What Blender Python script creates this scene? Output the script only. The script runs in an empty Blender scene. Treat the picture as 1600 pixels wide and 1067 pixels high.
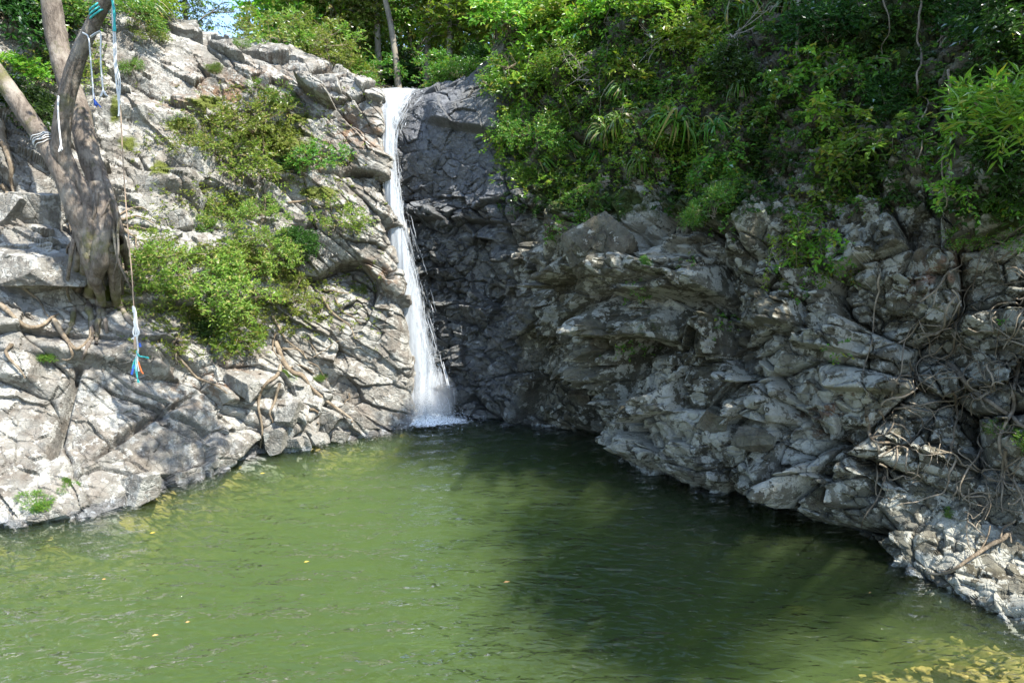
import bpy, math, random
import numpy as np
from mathutils import Vector, Matrix, Quaternion
from mathutils.bvhtree import BVHTree

random.seed(7)
rng = np.random.default_rng(7)
scene = bpy.context.scene
C = scene.collection
R = math.radians

# ------------------------------------------------------------------ camera, sky, sun, exposure
CAMZ, PITCH, F = 5.0, 7.1, 1067.0
cam_d = bpy.data.cameras.new('camera'); cam = bpy.data.objects.new('camera', cam_d); C.objects.link(cam)
cam.location = (0, 0, CAMZ); cam.rotation_euler = (R(90 - PITCH), 0, 0)
cam_d.sensor_width = 36.0; cam_d.lens = 36.0 * F / 1600.0; cam_d.clip_end = 1000; cam_d.clip_start = 0.05
scene.camera = cam
SUN_EL, SUN_H = 56.0, (0.84, -0.543)
world = bpy.data.worlds.new('World'); scene.world = world; world.use_nodes = True
wn = world.node_tree
sky = wn.nodes.new('ShaderNodeTexSky'); sky.sky_type = 'NISHITA'; sky.sun_disc = False
sky.sun_elevation = R(SUN_EL); sky.sun_rotation = math.atan2(SUN_H[0], SUN_H[1])
sky.air_density = 1.0; sky.dust_density = 0.6; sky.ozone_density = 1.5
bg = wn.nodes['Background']; bg.inputs[1].default_value = 0.135
wn.links.new(sky.outputs[0], bg.inputs[0])
sun_d = bpy.data.lights.new('sun', 'SUN'); sun_d.energy = 3.8; sun_d.angle = R(0.55); sun_d.color = (1.0, 0.95, 0.86)
sun = bpy.data.objects.new('sun', sun_d); C.objects.link(sun)
SDIR = Vector((SUN_H[0] * math.cos(R(SUN_EL)), SUN_H[1] * math.cos(R(SUN_EL)), math.sin(R(SUN_EL)))).normalized()
sun.rotation_euler = SDIR.to_track_quat('Z', 'Y').to_euler()
scene.view_settings.view_transform = 'Standard'; scene.view_settings.look = 'None'
scene.view_settings.gamma = 1.0; scene.view_settings.use_curve_mapping = False
scene.view_settings.exposure = 1.74
cy = scene.cycles
cy.max_bounces = 7; cy.volume_bounces = 2; cy.diffuse_bounces = 3; cy.glossy_bounces = 3; cy.transmission_bounces = 4
cy.transparent_max_bounces = 10; cy.caustics_reflective = False; cy.caustics_refractive = False
cy.sample_clamp_indirect = 6.0

# ------------------------------------------------------------------ picture <-> place
_cp, _sp = math.cos(R(PITCH)), math.sin(R(PITCH))
def ray(px, py):
    a = (px - 800.0) / F; b = -(py - 533.5) / F
    return np.array([a, _cp + b * _sp, -_sp + b * _cp])
def at(px, py, Y):
    d = ray(px, py); return np.array([0, 0, CAMZ]) + d * (Y / d[1])
def ground(px, py, z=0.0):
    d = ray(px, py); return np.array([0, 0, CAMZ]) + d * ((z - CAMZ) / d[2])
def project(P):
    P = np.asarray(P, float); q = P - np.array([0, 0, CAMZ])
    fw = q[..., 1] * _cp - q[..., 2] * _sp; up = q[..., 1] * _sp + q[..., 2] * _cp
    return 800 + F * q[..., 0] / fw, 533.5 - F * up / fw

# ------------------------------------------------------------------ numpy noise
def _hash(i, j, k, s):
    h = (i.astype(np.uint32) * np.uint32(374761393) + j.astype(np.uint32) * np.uint32(668265263)
         + k.astype(np.uint32) * np.uint32(2147483647) + np.uint32(s * 974634777 & 0xffffffff))
    h = (h ^ (h >> np.uint32(13))) * np.uint32(1274126177)
    h = (h ^ (h >> np.uint32(16))) * np.uint32(2246822519)
    return ((h ^ (h >> np.uint32(15))) & np.uint32(0xffffff)).astype(np.float32) / np.float32(0xffffff)
def vnoise(P, s=0):
    P = np.asarray(P, np.float32); i = np.floor(P).astype(np.int64); f = P - i; f = f * f * (3 - 2 * f)
    i = i.astype(np.int64); out = 0
    for a in (0, 1):
        for b in (0, 1):
            for c in (0, 1):
                w = (f[:, 0] if a else 1 - f[:, 0]) * (f[:, 1] if b else 1 - f[:, 1]) * (f[:, 2] if c else 1 - f[:, 2])
                out = out + w * _hash(i[:, 0] + a + 10000, i[:, 1] + b + 10000, i[:, 2] + c + 10000, s)
    return out * 2 - 1
def fbm(P, o=4, s=0, g=0.5, rid=False):
    t = 0; a = 1.0; n = 0; P = np.asarray(P, np.float32)
    for k in range(o):
        v = vnoise(P, s + k * 17)
        t = t + a * ((1 - 2 * np.abs(v)) if rid else v); n += a; a *= g; P = P * 2.03 + 7.7
    return t / n
def worley(P, s=0, jit=0.95, blocky=False):
    """nearest two cells: distances, vector from the nearest cell point, three random numbers of that cell"""
    N = len(P); out = [np.empty(N, np.float32), np.empty(N, np.float32), np.empty((N, 3), np.float32), np.empty((N, 3), np.float32)]
    for c0 in range(0, N, 60000):
        p = np.asarray(P[c0:c0 + 60000], np.float32); i = np.floor(p).astype(np.int64); n = len(p)
        f1 = np.full(n, 9, np.float32); f2 = np.full(n, 9, np.float32); v1 = np.zeros((n, 3), np.float32); ci = np.zeros((n, 3), np.int64)
        for a in (-1, 0, 1):
            for b in (-1, 0, 1):
                for c in (-1, 0, 1):
                    I = i + np.array([a, b, c]); J = I + 10000
                    q = np.stack([_hash(J[:, 0], J[:, 1], J[:, 2], s + t) for t in (1, 2, 3)], 1)
                    dv = p - (I + 0.5 + (q - 0.5) * jit); d = np.sqrt(np.sqrt(((dv * dv) ** 2).sum(1))) if blocky else np.sqrt((dv * dv).sum(1))
                    m = d < f1
                    f2 = np.where(m, f1, np.minimum(f2, d)); f1 = np.where(m, d, f1)
                    v1[m] = dv[m]; ci[m] = J[m]
        out[0][c0:c0 + n] = f1; out[1][c0:c0 + n] = f2; out[2][c0:c0 + n] = v1
        out[3][c0:c0 + n] = np.stack([_hash(ci[:, 0], ci[:, 1], ci[:, 2], s + t) for t in (11, 12, 13)], 1)
    return out
def facets(P, size, amp, tilt, crack, cw, s, rot=None, stretch=(1, 1, 1), blocky=False):
    """fractured blocks: each cell its own height and tilt, with an open joint between cells"""
    Q = np.asarray(P, np.float32)
    if rot is not None: Q = Q @ np.asarray(rot, np.float32)
    Q = Q / (size * np.asarray(stretch, np.float32))
    f1, f2, v, r = worley(Q, s, 0.95, blocky); op = smooth(-0.45, 0.35, fbm(Q * 0.6, 2, s + 50))   # joints open and close
    e = f2 - f1
    h = amp * (r[:, 0] - 0.5) * 2 + tilt * size * ((r - 0.5) * 2 * v).sum(1) * 1.6
    return h * (0.45 + 0.75 * op) - crack * 1.25 * op * np.exp(-(e / cw) ** 1.0), e
def smooth(a, b, x):
    t = np.clip((x - a) / (b - a), 0, 1); return t * t * (3 - 2 * t)
def rotm(ax, ay, az):
    return np.array((Matrix.Rotation(R(az), 3, 'Z') @ Matrix.Rotation(R(ay), 3, 'Y') @ Matrix.Rotation(R(ax), 3, 'X')))

# ------------------------------------------------------------------ mesh helpers
def mesh_np(name, V, Fc, mat=None, smooth_sh=False, attrs=None):
    V = np.asarray(V, np.float32); Fc = np.asarray(Fc, np.int32)
    m = bpy.data.meshes.new(name); k = Fc.shape[1]
    m.vertices.add(len(V)); m.vertices.foreach_set('co', V.ravel())
    m.loops.add(Fc.size); m.loops.foreach_set('vertex_index', Fc.ravel())
    m.polygons.add(len(Fc)); m.polygons.foreach_set('loop_start', np.arange(0, Fc.size, k, dtype=np.int32))
    try: m.polygons.foreach_set('loop_total', np.full(len(Fc), k, np.int32))
    except Exception: pass
    m.polygons.foreach_set('use_smooth', np.full(len(Fc), smooth_sh, bool))
    if attrs:
        for n, a in attrs.items():
            at_ = m.attributes.new(n, 'FLOAT', 'POINT'); at_.data.foreach_set('value', np.asarray(a, np.float32))
    m.update(calc_edges=True)
    if mat: m.materials.append(mat)
    return m
def link(name, mesh, parent=None, label=None, cat=None, group=None, kind=None, loc=None):
    o = bpy.data.objects.new(name, mesh); C.objects.link(o)
    if parent is not None: o.parent = parent
    if loc is not None: o.location = loc
    tag(o, label, cat, group, kind); return o
def tag(o, label=None, cat=None, group=None, kind=None):
    if label: o['label'] = label
    if cat: o['category'] = cat
    if group: o['group'] = group
    if kind: o['kind'] = kind
def thing(name, label, cat, loc=(0, 0, 0), group=None):
    return link(name, None, None, label, cat, group, None, loc)
def grid_faces(nu, nv):
    i = np.arange(nu * nv).reshape(nu, nv)
    return np.stack([i[:-1, :-1], i[1:, :-1], i[1:, 1:], i[:-1, 1:]], -1).reshape(-1, 4)
def join(parts):
    Vs, Fs, o = [], [], 0
    for V, Fc in parts: Vs.append(V); Fs.append(np.asarray(Fc) + o); o += len(V)
    return np.concatenate(Vs), np.concatenate(Fs)
def catmull(P, n):
    P = np.asarray(P, float); m = len(P)
    t = np.linspace(0, m - 1, n); i = np.minimum(t.astype(int), m - 2); f = (t - i)[:, None]
    g = lambda k: P[np.clip(k, 0, m - 1)]
    p0 = np.where((i == 0)[:, None], 2 * P[0] - P[1], g(i - 1)); p1, p2 = g(i), g(i + 1)
    p3 = np.where((i == m - 2)[:, None], 2 * P[-1] - P[-2], g(i + 2))
    return 0.5 * (2 * p1 + (p2 - p0) * f + (2 * p0 - 5 * p1 + 4 * p2 - p3) * f * f + (3 * p1 - p0 - 3 * p2 + p3) * f ** 3)
def tube(P, r, n=6, cap=True, lump=0.0, nz=None):
    """quads of a tube round the points P with radii r"""
    P = np.asarray(P, float); m = len(P); r = np.broadcast_to(np.asarray(r, float), (m,))
    T = np.gradient(P, axis=0); T /= np.linalg.norm(T, axis=1)[:, None] + 1e-9
    u = np.cross(T[0], [0.3, 0.5, 0.8]); u /= np.linalg.norm(u) + 1e-9; V = []
    a = np.linspace(0, 2 * math.pi, n, endpoint=False)
    for k in range(m):
        u = u - T[k] * u.dot(T[k]); u /= np.linalg.norm(u) + 1e-9; w = np.cross(T[k], u)
        rr = r[k] * (1 + lump * (np.random.default_rng(k * 7 + m).random(n) - 0.5)) if lump else r[k] * np.ones(n)
        V.append(P[k] + (np.cos(a) * rr)[:, None] * u + (np.sin(a) * rr)[:, None] * w)
    V = np.concatenate(V)
    if nz:
        c = np.repeat(P, n, 0); q = V * nz[1] * np.array([1, 1, 0.5])
        V = c + (V - c) * (1 + nz[0] * (fbm(q, 4, 3) + 0.7 * fbm(q * 2.3, 3, 9, 0.5, True) - 0.1))[:, None]
    i = np.arange(m * n).reshape(m, n); j = np.roll(i, -1, 1)
    Fc = np.stack([i[:-1], j[:-1], j[1:], i[1:]], -1).reshape(-1, 4)
    if cap:
        V = np.concatenate([V, P[:1], P[-1:]]); a0, a1 = m * n, m * n + 1
        Fc = np.concatenate([Fc, np.stack([j[0], i[0], np.full(n, a0), np.full(n, a0)], 1)[:, [0, 1, 2, 2]],
                             np.stack([i[-1], j[-1], np.full(n, a1), np.full(n, a1)], 1)[:, [0, 1, 2, 2]]])
    return V, Fc
def tube_mesh(name, tubes, mat):
    """several tubes as one mesh; degenerate cap quads become triangles through validate()"""
    V, Fc = join(tubes); m = mesh_np(name, V, Fc, mat, True); m.validate(); return m

# ------------------------------------------------------------------ materials
def nodes(name):
    m = bpy.data.materials.new(name); m.use_nodes = True; t = m.node_tree
    for n in list(t.nodes): t.nodes.remove(n)
    return m, t
class NT:
    def __init__(s, name): s.m, s.t = nodes(name); s.out = s.n('ShaderNodeOutputMaterial')
    def n(s, typ, ins=None, **kw):
        x = s.t.nodes.new(typ)
        for k, v in kw.items(): setattr(x, k, v)
        for k, v in (ins or {}).items():
            if isinstance(v, bpy.types.NodeSocket): s.t.links.new(v, x.inputs[k])
            else: x.inputs[k].default_value = v
        return x
    def noise(s, vec, scale, detail=4, rough=0.55, dist=0.0):
        return s.n('ShaderNodeTexNoise', {'Vector': vec, 'Scale': scale, 'Detail': detail, 'Roughness': rough, 'Distortion': dist}).outputs['Fac']
    def ramp(s, fac, *stops):
        x = s.n('ShaderNodeValToRGB', {'Fac': fac}); e = x.color_ramp.elements
        while len(e) < len(stops): e.new(0.5)
        for k, (p, c) in enumerate(stops):
            e[k].position = p; e[k].color = (c, c, c, 1) if isinstance(c, (int, float)) else (*c, 1)
        return x.outputs['Color']
    def mix(s, fac, a, b, blend='MIX'):
        x = s.n('ShaderNodeMix', data_type='RGBA', blend_type=blend)
        for k, v in ((0, fac), (6, a), (7, b)):
            if isinstance(v, bpy.types.NodeSocket): s.t.links.new(v, x.inputs[k])
            else: x.inputs[k].default_value = v if k == 0 else (*v, 1)
        return x.outputs[2]
    def math(s, op, a, b=0.5, clamp=False):
        x = s.n('ShaderNodeMath', operation=op, use_clamp=clamp)
        for k, v in ((0, a), (1, b)):
            if isinstance(v, bpy.types.NodeSocket): s.t.links.new(v, x.inputs[k])
            else: x.inputs[k].default_value = v
        return x.outputs[0]
    def attr(s, name): return s.n('ShaderNodeAttribute', attribute_name=name).outputs['Fac']
    def done(s, sh): s.t.links.new(sh, s.out.inputs[0]); return s.m

def rock_material(name, base, dark, pale, brown, moss_c, bump=0.7, rough=0.85, paleamt=0.45):
    """weathered rock; 'wet', 'moss', 'lichen', 'brown' say where the stone is wet, mossy, lichened or iron stained"""
    k = NT(name); pos = k.n('ShaderNodeNewGeometry').outputs['Position']
    n1 = k.noise(pos, 0.9, 6, 0.6); n2 = k.noise(pos, 5.0, 6, 0.65, 0.6); n3 = k.noise(pos, 22.0, 5, 0.7)
    col = k.mix(k.ramp(n2, (0.30, 0.0), (0.68, 1.0)), dark, base)
    col = k.mix(k.ramp(n1, (0.42, 0.0), (0.62, paleamt)), col, pale)
    br = k.math('MULTIPLY', k.attr('brown'), k.ramp(k.noise(pos, 2.3, 5, 0.65), (0.42, 0.0), (0.6, 1.0)))
    col = k.mix(br, col, brown)
    # lichen crust: rounded pale patches of two sizes
    v1 = k.n('ShaderNodeTexVoronoi', {'Vector': k.mix(0.10, pos, k.n('ShaderNodeTexNoise', {'Vector': pos, 'Scale': 6.0, 'Detail': 4}).outputs['Color']), 'Scale': 3.1}).outputs['Distance']
    big = k.noise(pos, 0.8, 4, 0.6); sm = k.noise(pos, 7.0, 6, 0.72)
    li = k.math('ADD', k.math('MULTIPLY', sm, 0.9), k.math('SUBTRACT', k.math('MULTIPLY', big, 0.55), k.math('MULTIPLY', v1, 0.35)))
    li = k.math('ADD', li, k.math('MULTIPLY', k.math('SUBTRACT', k.attr('lichen'), 0.5), 0.5))
    col = k.mix(k.ramp(li, (0.63, 0.0), (0.67, 0.9)), col, pale)
    ms = k.math('ADD', k.attr('moss'), k.math('SUBTRACT', k.noise(pos, 2.6, 6, 0.7), 0.5))
    mc = k.mix(k.noise(pos, 9.0, 3), moss_c, tuple(c * 0.45 for c in moss_c))
    msk = k.ramp(ms, (0.46, 0.0), (0.62, 1.0))
    col = k.mix(msk, col, mc)
    col = k.mix(k.ramp(n3, (0.3, 0.72), (0.75, 1.0)), (0, 0, 0), col, 'MIX') if False else k.mix(0.55, col, k.ramp(n3, (0.28, 0.45), (0.72, 1.0)), 'MULTIPLY')
    wet = k.ramp(k.math('ADD', k.attr('wet'), k.math('MULTIPLY', k.math('SUBTRACT', k.noise(pos, 1.7, 5, 0.65), 0.5), 0.8)), (0.42, 0.0), (0.62, 1.0))
    col = k.mix(wet, col, k.mix(0.78, col, (0.72, 0.78, 0.92), 'MULTIPLY'))
    col = k.mix(k.attr('painted_sheen'), col, k.mix(k.ramp(n2, (0.3, 0.0), (0.7, 1.0)), (0.070, 0.075, 0.085), (0.20, 0.21, 0.232)))  # blue-grey wet sheen by the fall, painted into the colour
    b1 = k.noise(pos, 9.0, 8, 0.7, 0.3)
    vc = k.n('ShaderNodeTexVoronoi', {'Vector': k.mix(0.06, pos, k.n('ShaderNodeTexNoise', {'Vector': pos, 'Scale': 3.0, 'Detail': 3}).outputs['Color']), 'Scale': 6.5}, feature='DISTANCE_TO_EDGE').outputs['Distance']
    hgt = k.math('ADD', b1, k.math('MULTIPLY', k.ramp(vc, (0.0, 0.0), (0.06, 1.0)), 0.25))
    bm = k.n('ShaderNodeBump', {'Height': hgt, 'Strength': bump, 'Distance': 0.09})
    p = k.n('ShaderNodeBsdfPrincipled', {'Base Color': col, 'Normal': bm.outputs[0]})
    r_ = k.n('ShaderNodeMix', data_type='FLOAT'); k.t.links.new(wet, r_.inputs[0]); r_.inputs[2].default_value = rough; r_.inputs[3].default_value = 0.30
    k.t.links.new(r_.outputs[0], p.inputs['Roughness']); p.inputs['Specular IOR Level'].default_value = 0.35
    return k.done(p.outputs[0])
def leaf_material(name, c1, c2, c3=None, trans=0.45, gloss=0.035):
    k = NT(name); g = k.n('ShaderNodeNewGeometry'); rnd = g.outputs['Random Per Island']
    oi = k.n('ShaderNodeObjectInfo').outputs['Random']
    col = k.mix(rnd, c1, c2)
    if c3: col = k.mix(k.ramp(k.math('FRACT', k.math('MULTIPLY', rnd, 37.7)), (0.86, 0.0), (0.9, 1.0)), col, c3)
    hs = k.n('ShaderNodeHueSaturation', {'Color': col, 'Hue': k.math('ADD', k.math('MULTIPLY', oi, 0.05), 0.475), 'Value': k.math('ADD', k.math('MULTIPLY', oi, 0.5), 0.95)})
    col = hs.outputs[0]
    d = k.n('ShaderNodeBsdfDiffuse', {'Color': col}); t = k.n('ShaderNodeBsdfTranslucent', {'Color': k.mix(0.5, col, k.mix(1.0, col, (1.0, 1.25, 0.35), 'MULTIPLY'))})
    x = k.n('ShaderNodeMixShader', {0: trans, 1: d.outputs[0], 2: t.outputs[0]})
    gl = k.n('ShaderNodeBsdfGlossy', {'Color': (1, 1, 1, 1), 'Roughness': 0.5})
    fr = k.n('ShaderNodeFresnel', {'IOR': 1.4})
    y = k.n('ShaderNodeMixShader', {0: k.math('MULTIPLY', fr.outputs[0], gloss * 6, True), 1: x.outputs[0], 2: gl.outputs[0]})
    return k.done(y.outputs[0])
def bark_material(name, c1, c2, c3, scale=6.0, moss=None, bump=0.5):
    k = NT(name); pos = k.n('ShaderNodeTexCoord').outputs['Object']
    mp = k.n('ShaderNodeMapping', {'Vector': pos, 'Scale': (1, 1, 0.35)}).outputs[0]
    n = k.noise(mp, scale, 6, 0.7, 0.8); n2 = k.noise(pos, 1.6, 5, 0.65)
    col = k.mix(k.ramp(n, (0.35, 0.0), (0.65, 1.0)), c1, c2)
    col = k.mix(k.ramp(n2, (0.5, 0.0), (0.62, 0.8)), col, c3)
    if moss: col = k.mix(k.ramp(k.noise(pos, 1.1, 5, 0.7), (0.55, 0.0), (0.66, 0.8)), col, moss)
    b = k.n('ShaderNodeBump', {'Height': k.noise(mp, scale * 2.2, 6, 0.7), 'Strength': bump, 'Distance': 0.04})
    p = k.n('ShaderNodeBsdfPrincipled', {'Base Color': col, 'Roughness': 0.85, 'Normal': b.outputs[0]}); p.inputs['Specular IOR Level'].default_value = 0.2
    return k.done(p.outputs[0])
def plain(name, col, rough=0.8, var=0.25, scale=8.0):
    k = NT(name); pos = k.n('ShaderNodeTexCoord').outputs['Object']
    c = k.mix(k.noise(pos, scale, 4), tuple(x * (1 - var) for x in col), tuple(min(1, x * (1 + var)) for x in col))
    return k.done(k.n('ShaderNodeBsdfPrincipled', {'Base Color': c, 'Roughness': rough}).outputs[0])

M = {}
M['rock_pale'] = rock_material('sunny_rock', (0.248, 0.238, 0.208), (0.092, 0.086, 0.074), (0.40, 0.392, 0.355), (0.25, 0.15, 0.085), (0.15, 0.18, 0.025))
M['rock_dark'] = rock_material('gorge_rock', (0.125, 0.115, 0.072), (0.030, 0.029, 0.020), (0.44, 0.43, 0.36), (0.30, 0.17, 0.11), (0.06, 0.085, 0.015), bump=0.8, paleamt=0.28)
M['leaf_dark'] = leaf_material('dark_leaves', (0.022, 0.065, 0.012), (0.05, 0.115, 0.018))
M['leaf_mid'] = leaf_material('green_leaves', (0.06, 0.155, 0.018), (0.135, 0.24, 0.03), (0.20, 0.2, 0.03))
M['leaf_bright'] = leaf_material('bright_leaves', (0.11, 0.25, 0.022), (0.22, 0.34, 0.035), (0.30, 0.30, 0.04))
M['leaf_olive'] = leaf_material('olive_leaves', (0.10, 0.18, 0.025), (0.21, 0.275, 0.045), (0.28, 0.25, 0.09))
M['leaf_blue'] = leaf_material('blue_green_leaves', (0.05, 0.10, 0.055), (0.11, 0.16, 0.085), (0.16, 0.18, 0.10))
M['strap'] = leaf_material('strap_leaves', (0.05, 0.15, 0.02), (0.12, 0.24, 0.03), (0.28, 0.24, 0.08), gloss=0.015)
M['bark'] = bark_material('fig_bark', (0.085, 0.068, 0.055), (0.25, 0.21, 0.172), (0.34, 0.30, 0.25), 11.0, (0.13, 0.13, 0.045), 1.0)
M['bark_grey'] = bark_material('forest_bark', (0.12, 0.10, 0.08), (0.30, 0.27, 0.22), (0.22, 0.19, 0.14), 4.0)
M['root'] = bark_material('root_bark', (0.10, 0.075, 0.05), (0.27, 0.215, 0.15), (0.34, 0.29, 0.22), 14.0, None, 0.9)
M['root_dark'] = bark_material('shaded_root_bark', (0.10, 0.08, 0.055), (0.24, 0.20, 0.145), (0.30, 0.25, 0.19), 9.0)
M['twig'] = plain('dead_twig', (0.34, 0.30, 0.25))
#@@SETTING
# ------------------------------------------------------------------ the two walls of the gorge
def build_wall(cols, nu, nv, out_dir, back):
    """cols: per column [waterline pixel, (px, py, depth)...]; returns a fine grid of points and its normals"""
    ctrl = []
    for c in cols:
        w = ground(*c[0]); pts = [w + np.array([out_dir[0] * 0.4, out_dir[1] * 0.4, -1.8]), w]
        pts += [at(*q) for q in c[1:]]
        top = pts[-1]; pts.append(top + np.array(back)); pts.append(top + np.array(back) * np.array([3, 3, 1.6]))
        ctrl.append(pts)
    ctrl = np.array(ctrl)                                  # columns x rows x 3
    fine = np.stack([catmull(ctrl[:, r], 400) for r in range(ctrl.shape[1])], 1)
    mid = fine[:, 3]; s = np.r_[0, np.cumsum(np.linalg.norm(np.diff(mid, axis=0), axis=1) / (mid[1:, 1] * 0.5 + 4))]
    ui = np.interp(np.linspace(0, s[-1], nu), s, np.arange(400))
    i0 = np.minimum(ui.astype(int), 398); f = (ui - i0)[:, None, None]
    fine = fine[i0] * (1 - f) + fine[i0 + 1] * f
    rows = ctrl.shape[1]; wgt = np.ones(rows - 1); wgt[0] = 0.35; wgt[-1] = 0.5; wgt[-2] = 0.6
    s = np.r_[0, np.cumsum(wgt)]; vi = np.interp(np.linspace(0, s[-1], nv), s, np.arange(rows))
    out = np.empty((nu, nv, 3))
    t = vi; i = np.minimum(t.astype(int), rows - 2); f = (t - i)[None, :, None]
    g = lambda k: fine[:, np.clip(k, 0, rows - 1)]
    p0, p1, p2, p3 = g(i - 1), g(i), g(i + 1), g(i + 2)
    out = 0.5 * (2 * p1 + (p2 - p0) * f + (2 * p0 - 5 * p1 + 4 * p2 - p3) * f ** 2 + (3 * p1 - p0 - 3 * p2 + p3) * f ** 3)
    du = np.gradient(out, axis=0); dv = np.gradient(out, axis=1); N = np.cross(du, dv)
    for _ in range(14):                                     # a broad, even normal to push the stone along
        E = np.pad(N, ((1, 1), (1, 1), (0, 0)), 'edge'); N = (N + E[2:, 1:-1] + E[:-2, 1:-1] + E[1:-1, 2:] + E[1:-1, :-2]) / 5
    N /= np.linalg.norm(N, axis=2)[..., None] + 1e-9
    return out, N

LEFT = [
 [(-420, 900), (-400, 700, 12.0), (-400, 540, 13.0), (-400, 390, 13.9), (-400, 150, 15.4), (-400, -170, 17.2)],
 [(-150, 845), (-150, 690, 13.1), (-150, 535, 14.0), (-150, 390, 15.0), (-150, 170, 16.9), (-150, -110, 18.8)],
 [(0, 818), (0, 665, 13.8), (0, 530, 14.7), (0, 400, 15.8), (0, 200, 17.8), (0, -60, 20.0)],
 [(100, 806), (95, 660, 14.2), (90, 530, 15.2), (88, 400, 16.5), (95, 200, 18.8), (100, -20, 21.0)],
 [(185, 793), (175, 660, 14.6), (170, 530, 15.7), (170, 400, 17.1), (185, 200, 19.4), (195, 30, 21.9)],
 [(320, 740), (320, 640, 16.2), (320, 530, 17.2), (320, 400, 18.4), (320, 200, 20.5), (305, 50, 22.8)],
 [(430, 702), (430, 620, 18.1), (430, 520, 18.8), (430, 400, 19.6), (430, 230, 21.1), (415, 82, 23.0)],
 [(545, 684), (545, 600, 19.2), (545, 510, 19.7), (545, 400, 20.2), (545, 260, 21.0), (525, 122, 22.4)],
 [(632, 668), (632, 590, 20.1), (622, 500, 20.3), (606, 400, 20.6), (594, 290, 21.0), (586, 146, 21.9)],
 [(650, 655), (640, 590, 21.4), (632, 500, 21.7), (618, 400, 21.9), (606, 290, 22.1), (596, 152, 22.6)],
 [(650, 640), (640, 590, 23.0), (630, 500, 23.2), (620, 400, 23.4), (610, 290, 23.6), (600, 150, 24.2)]]
RIGHT = [
 [(560, 648), (560, 590, 22.4), (560, 480, 22.6), (560, 380, 22.8), (560, 280, 23.0), (560, 200, 23.2), (560, 146, 23.8)],
 [(620, 648), (620, 590, 21.9), (618, 480, 22.2), (615, 380, 22.4), (612, 280, 22.5), (610, 200, 22.6), (608, 148, 22.9)],
 [(690, 650), (690, 590, 21.6), (688, 480, 21.9), (680, 380, 22.0), (670, 280, 22.2), (652, 200, 22.4), (648, 142, 22.9)],
 [(760, 655), (765, 590, 21.2), (765, 480, 21.3), (760, 380, 21.4), (755, 280, 21.6), (742, 180, 22.0), (735, 116, 22.9)],
 [(830, 668), (835, 590, 20.2), (835, 480, 20.0), (830, 380, 20.2), (825, 280, 20.7), (812, 160, 21.9), (800, 40, 23.6)],
 [(915, 688), (908, 610, 18.9), (900, 500, 18.4), (895, 400, 18.5), (895, 320, 19.2), (890, 150, 20.8), (885, -90, 23.4)],
 [(962, 724), (958, 640, 16.5), (958, 540, 16.6), (962, 450, 16.7), (975, 350, 17.2), (980, 160, 19.0), (980, -130, 22.0)],
 [(1055, 764), (1055, 680, 14.7), (1058, 560, 14.9), (1065, 450, 15.2), (1070, 330, 15.8), (1080, 150, 17.5), (1085, -150, 20.6)],
 [(1200, 803), (1200, 700, 13.1), (1205, 560, 13.3), (1210, 440, 13.7), (1210, 320, 14.3), (1215, 130, 15.8), (1220, -170, 18.6)],
 [(1330, 852), (1335, 740, 11.8), (1335, 590, 12.1), (1335, 450, 12.5), (1340, 310, 13.1), (1345, 120, 14.3), (1350, -190, 17.0)],
 [(1440, 908), (1440, 790, 10.9), (1440, 660, 11.4), (1442, 480, 11.7), (1450, 320, 12.2), (1455, 120, 13.2), (1460, -210, 15.6)],
 [(1600, 985), (1585, 860, 9.9), (1575, 700, 10.6), (1578, 500, 11.0), (1582, 320, 11.4), (1592, 120, 12.3), (1600, -230, 14.4)],
 [(1850, 1085), (1850, 950, 8.7), (1850, 750, 9.3), (1850, 500, 9.9), (1850, 320, 10.3), (1850, 100, 11.2), (1850, -260, 13.0)],
 [(2300, 1260), (2300, 1050, 7.0), (2300, 800, 7.5), (2300, 500, 8.0), (2300, 300, 8.4), (2300, 50, 9.2), (2300, -320, 10.6)],
 [(3200, 1586), (3200, 1250, 4.9), (3200, 900, 5.2), (3200, 500, 5.6), (3200, 200, 6.0), (3200, -150, 6.6), (3200, -700, 7.6)]]

def wedge(px, py, x0, x1, y0, y1, amp, e=18, tilt=0.0, drop=4):
    """a block that swells from its top y0 to its foot y1 and stops there with an overhung underside"""
    yb = y1 + tilt * (px - (x0 + x1) / 2)
    lat = smooth(x0 - e * 0.5, x0 + e * 0.5, px) * (1 - smooth(x1 - e * 0.5, x1 + e * 0.5, px))
    return amp * lat * smooth(y0, y0 + (y1 - y0) * 0.75, py + 0 * yb) * (1 - smooth(yb - drop, yb + drop, py))

# left wall: pale sunny rock, joints dipping to the left
LP, LN = build_wall(LEFT, 760, 680, (0.5, -0.8), (-0.8, 2.6, 0.35))
nu, nv = LP.shape[:2]; P = LP.reshape(-1, 3); N = LN.reshape(-1, 3)
if N[:, 1].mean() > 0: N = -N
px, py = project(P); wp = P + 0.22 * np.stack([fbm(P * 0.7, 4, s) for s in (1, 2, 3)], 1)
ROT = rotm(10, 32, 20)
front = 1 - smooth(0, 1, np.tile(np.linspace(0, 1, nv), nu) * 12 - 9.6)
lowsm = smooth(560, 640, py) * (1 - smooth(330, 420, px))               # the smoother rock by the water
h1, e1 = facets(wp, 2.1, 0.26, 0.17, 0.16, 0.02, 5, ROT, (1.7, 1.3, 0.65), True)
h2, e2 = facets(wp, 0.85, 0.075, 0.24, 0.10, 0.022, 9, ROT, (1.9, 1.2, 0.65))
h3, e3 = facets(P + 0.08 * np.stack([fbm(P * 3, 2, s) for s in (4, 5, 6)], 1), 0.30, 0.016, 0.22, 0.03, 0.03, 13, ROT, (1.8, 1.2, 0.7))
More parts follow.
